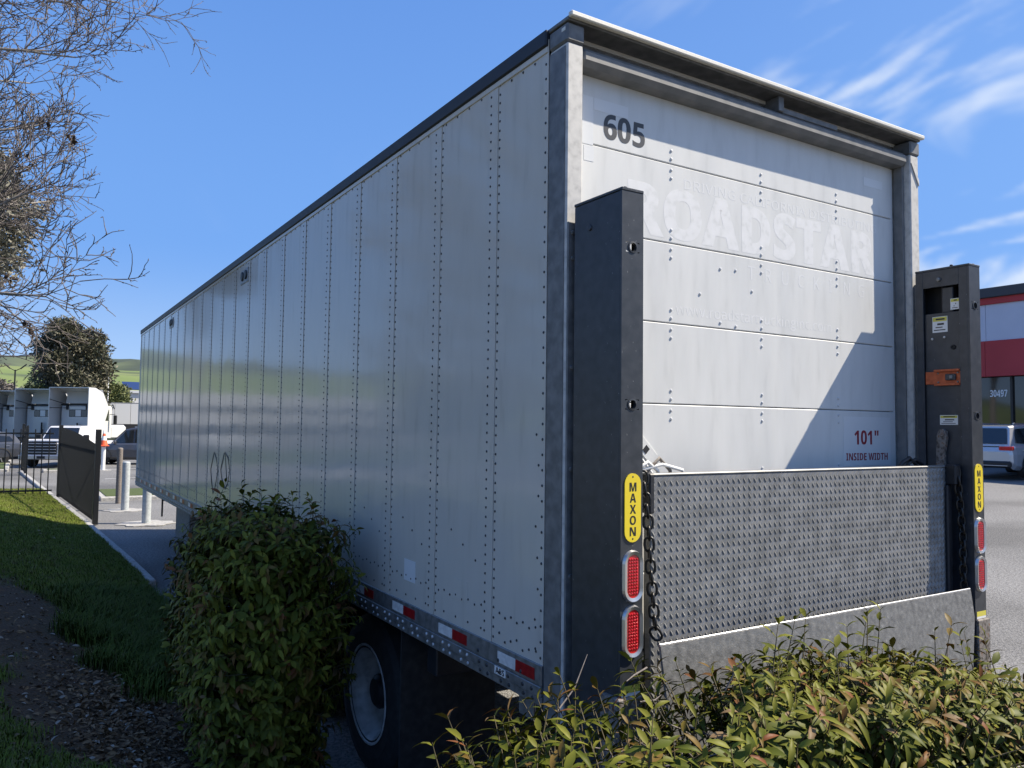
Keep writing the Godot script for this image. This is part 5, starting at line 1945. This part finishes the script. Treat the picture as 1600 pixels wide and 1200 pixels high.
func build_far() -> void:
	leafy_tree("round_tree", "large dark reddish-green tree behind the white tractors", on_lot(1.5, -72.0), 11.4, 3.0, 2.4, 4600, 0.55, [Color(.055, .064, .032), Color(.145, .130, .09)], 31)
	leafy_tree("round_tree", "dark green tree at the left foot of the large tree", on_lot(-0.7, -70.0), 5.5, 1.6, 0.8, 1500, 0.5, [Color(.025, .045, .018), Color(.055, .075, .03)], 32)
	leafy_tree("round_tree", "paler green tree right of the large tree", on_lot(6.0, -90.0), 6.9, 2.3, 1.0, 2300, 0.5, [Color(.075, .10, .028), Color(.18, .19, .07)], 33)
	leafy_tree("round_tree", "grey leafless-looking tree low at the left edge", on_lot(-3.9, -100.0), 7.2, 2.0, 2.5, 900, 0.5, [Color(.11, .095, .085), Color(.2, .18, .16)], 34)
	leafy_tree("evergreen_tree", "tall dim evergreen behind the bare branches at the left edge", on_lot(-3.9, -31.5), 14.0, 2.5, 7.0, 2400, 0.34, [Color(.10, .10, .075), Color(.20, .19, .15)], 35)
	for k in 6:
		leafy_tree("round_tree", ["broad tree standing left of the white building", "second tree left of the white building", "third tree left of the white building", "tree far left beyond the wide lawn", "smaller tree far left beyond the wide lawn", "outermost tree far left beyond the wide lawn"][k], on_lot(-34.0 - k * 9.0, -74.0 - (k % 3) * 9.0), 7.0 + (k % 3) * 1.6, 3.2, 1.4, 900, 0.7, [Color(.035, .055, .02), Color(.08, .10, .04)], 40 + k)
	light_pole("dark twin-headed light pole left of the white tractors", on_lot(-2.4, -88.0), 7.1, 0.09, M.iron, 2)
	light_pole("thin pale pole in front of the paler tree", on_lot(5.45, -84.5), 6.7, 0.06, M.cone_white, 0)
	# trailer parked far behind
	var far := thing("box_trailer", "white box trailer with small dark lettering parked far behind the grey car", "trailer", on_lot(3.0, -80.0))
	for k in 9:
		bx("side_sheet", Vector3(k * 1.35, 1.95, -2.5), Vector3(k * 1.35 + 1.325, 3.90, 0), 0.012, M.truck_white, far)
	bx("rail", Vector3(0, 1.35, -2.48), Vector3(12.2, 1.948, -0.02), 0.01, M.trim, far)
	bx("top_rail", Vector3(0, 3.902, -2.48), Vector3(12.2, 3.98, 0.01), 0.01, M.rail, far)
	lettering("lettering", "K2BA", 0.42, M.number, far, Vector3(1.2, 3.35, 0.003), Basis(), 1.5, 700)
	for x in [3.0, 10.2, 11.4]:
		for z in [-0.3, -2.2]:
			var w := mb()
			w.lathe([Vector2(0.29, -0.14), Vector2(0.5, -0.13), Vector2(0.5, 0.13), Vector2(0.29, 0.14), Vector2(0.0001, 0.1)], Transform3D(Basis(Vector3.RIGHT, PI / 2), Vector3(x, 0.5, z)), 18)
			obj("wheel", w, M.rubber, far)
	bx("chassis", Vector3(1.5, 0.55, -1.9), Vector3(12.0, 1.348, -0.6), 0.02, M.trim, far)
	# two-storey white building at the left, its window bands cut by piers
	office("white two-storey building with dark window bands at the left edge", on_lot(-2.4, -118.0), 60.0, 5.6)
	# pale building with solar panels on its roof
	var sb := thing("warehouse", "pale building with a dark blue solar roof beside the trailer's front edge", "building", on_lot(11.2, -128.0))
	bx("wall", Vector3(0, -0.2, -14), Vector3(30, 6.3, 0), 0.05, M.wall_white, sb)
	bx("fascia", Vector3(-0.3, 6.31, -14.3), Vector3(30.3, 6.7, 0.3), 0.03, M.truck_white, sb)
	for k in 10:
		var p := mb()
		p.bbox(Vector3(0.05, -0.04, -4.0), Vector3(2.85, 0.04, 0), 0.01, Transform3D(Basis(Vector3.RIGHT, 0.33), Vector3(k * 2.95, 6.85, 0.1)))
		obj("solar_panel", p, M.solar, sb)
	# hills
	var hn := FastNoiseLite.new()
	hn.seed = 12
	hn.frequency = 0.0016
	hn.fractal_octaves = 4
	var front := func(x: float, z: float) -> float:
		var u := clampf((-z - 420.0) / 560.0, 0.0, 1.0)
		return -1.0 + (62.0 + 8.0 * hn.get_noise_2d(x * 1.3, 50.0) + 7.0 * hn.get_noise_2d(x, z)) * smoothstep(0.0, 1.0, u) * (1.0 - 0.5 * smoothstep(0.9, 1.3, (-z - 420.0) / 560.0)) + 3.0 * hn.get_noise_2d(x * 6.0, z * 6.0) * u
	var back := func(x: float, z: float) -> float:
		var u := clampf((-z - 1100.0) / 700.0, 0.0, 1.0)
		return -2.0 + (132.0 + 40.0 * hn.get_noise_2d(x * 0.9 + 700.0, 10.0) + 30.0 * hn.get_noise_2d(x * 2.0, z)) * smoothstep(0.0, 1.0, u) + 6.0 * hn.get_noise_2d(x * 8.0, z * 8.0) * u
	structure("near_hills", hill_mesh(-2200, 2200, -1150, -420, front, 150, 30, func(x, z): return Color(.115, .165, .042).lerp(Color(.17, .20, .065), clamp(hn.get_noise_2d(x * 5.0, z * 5.0) + 0.5, 0, 1)).lerp(Color(.055, .075, .035), smoothstep(0.30, 0.42, hn.get_noise_2d(x * 4.0 + 90.0, z * 7.0)))), M.hill)
	structure("far_hills", hill_mesh(-3200, 3200, -1900, -1150, back, 170, 26, func(x, z): return Color(.10, .125, .06).lerp(Color(.045, .06, .04), smoothstep(-0.1, 0.3, hn.get_noise_2d(x * 4.0, z * 3.0)))), M.hill)

func office(label: String, at: Vector3, wide: float, hgt: float) -> void:
	var root := thing("office_building", label, "building", at)
	# storeys as solid bands between recessed glazing, running to the left
	for q in [[-0.2, 0.6], [2.1, 3.6], [4.6, hgt + 0.85]]:
		bx("wall_band", Vector3(-wide, q[0], -12), Vector3(0, q[1], 0), 0.02, M.wall_white, root)
	bx("core", Vector3(-wide + .3, 0, -11.7), Vector3(-0.3, hgt, -0.6), 0.0, M.wall_dark, root)
	bx("end_wall", Vector3(0.001, -0.2, -12), Vector3(1.0, hgt + 0.85, -0.02), 0.02, M.wall_white, root)
	var n := int(wide / 6.0)
	for st in [[0.601, 2.099], [3.601, 4.599]]:
		for k in n:
			var x := -wide + 6.0 * k
			bx("window", Vector3(x + 0.62, st[0], -0.45), Vector3(x + 5.98, st[1], -0.38), 0.0, M.glass, root)
			bx("pier", Vector3(x, st[0], -0.599), Vector3(x + 0.6, st[1], -0.01), 0.0, M.wall_white, root)

# ------------------------------------------------------------------ to the right of the trailer
func build_right() -> void:
	var xf := 31.0
	var gy := lot_y(xf, -14.0)
	var shop := thing("shop_building", "flat-roofed shop with dark, red and pale bands over dark glass", "building", Vector3(xf, gy, -14.0))
	# local: facade faces -x, runs along z
	var z0 := -40.0
	var z1 := 40.0
	bx("wall", Vector3(0.9, -0.3, z0), Vector3(22, 6.9, z1), 0.0, M.wall_dark, shop)
	bx("cornice", Vector3(-0.35, 6.72, z0), Vector3(1.0, 7.11, z1), 0.02, M.wall_dark, shop)
	bx("red_stripe", Vector3(-0.22, 6.46, z0), Vector3(1.0, 6.719, z1), 0.01, M.wall_red, shop)
	for k in 10:
		bx("pale_panel", Vector3(-0.15, 4.991, z0 + 8 * k + 0.006), Vector3(1.0, 6.459, z0 + 8 * (k + 1) - 0.006), 0.006, M.wall_pale, shop)
		bx("red_panel", Vector3(-0.25, 3.57, z0 + 8 * k + 0.006), Vector3(1.0, 4.99, z0 + 8 * (k + 1) - 0.006), 0.006, M.wall_red, shop)
	bx("stall_riser", Vector3(0.05, -0.3, z0), Vector3(0.4, 0.30, z1), 0.01, M.frame, shop)
	var w := 1.52
	var n := int((z1 - z0) / w)
	for k in n:
		var z := z0 - 0.27 + w * k
		var win := bx("window_frame", Vector3(0.04, 0.301, z), Vector3(0.26, 3.569, z + 0.09), 0.01, M.frame, shop)
		bx("pane", Vector3(0.14, 0.302, z + 0.091), Vector3(0.16, 3.568, z + w - 0.001), 0.0, M.glass, win)
	# street number on the glass
	var face := Basis(Vector3(0, 0, 1), Vector3(0, 1, 0), Vector3(-1, 0, 0))
	lettering("street_number", "30497", 0.27, M.cone_white, shop, Vector3(0.132, 2.77, -0.03), face, 0.66, 600, "Droid Sans", 0.006)
	# silver car nosed up to the shop
	var car := thing("parked_car", "silver sport utility car parked nose-in at the shop", "car", on_lot(27.6, -11.35), -PI / 2 + 0.02)
	make_suv(car, M.car_silver, 1.78)
	# stall lines
	for k in 5:
		var z := -18.2 + k * 2.75 + 1.05
		var l := mb()
		var up := Vector3(0, 0.004, 0)
		var P := func(a: float, c: float) -> Vector3: return on_lot(a, c) + up
		l.face([P.call(24.4, z), P.call(29.4, z), P.call(29.4, z - 0.1), P.call(24.4, z - 0.1)])
		structure("stall_line", l, M.line)
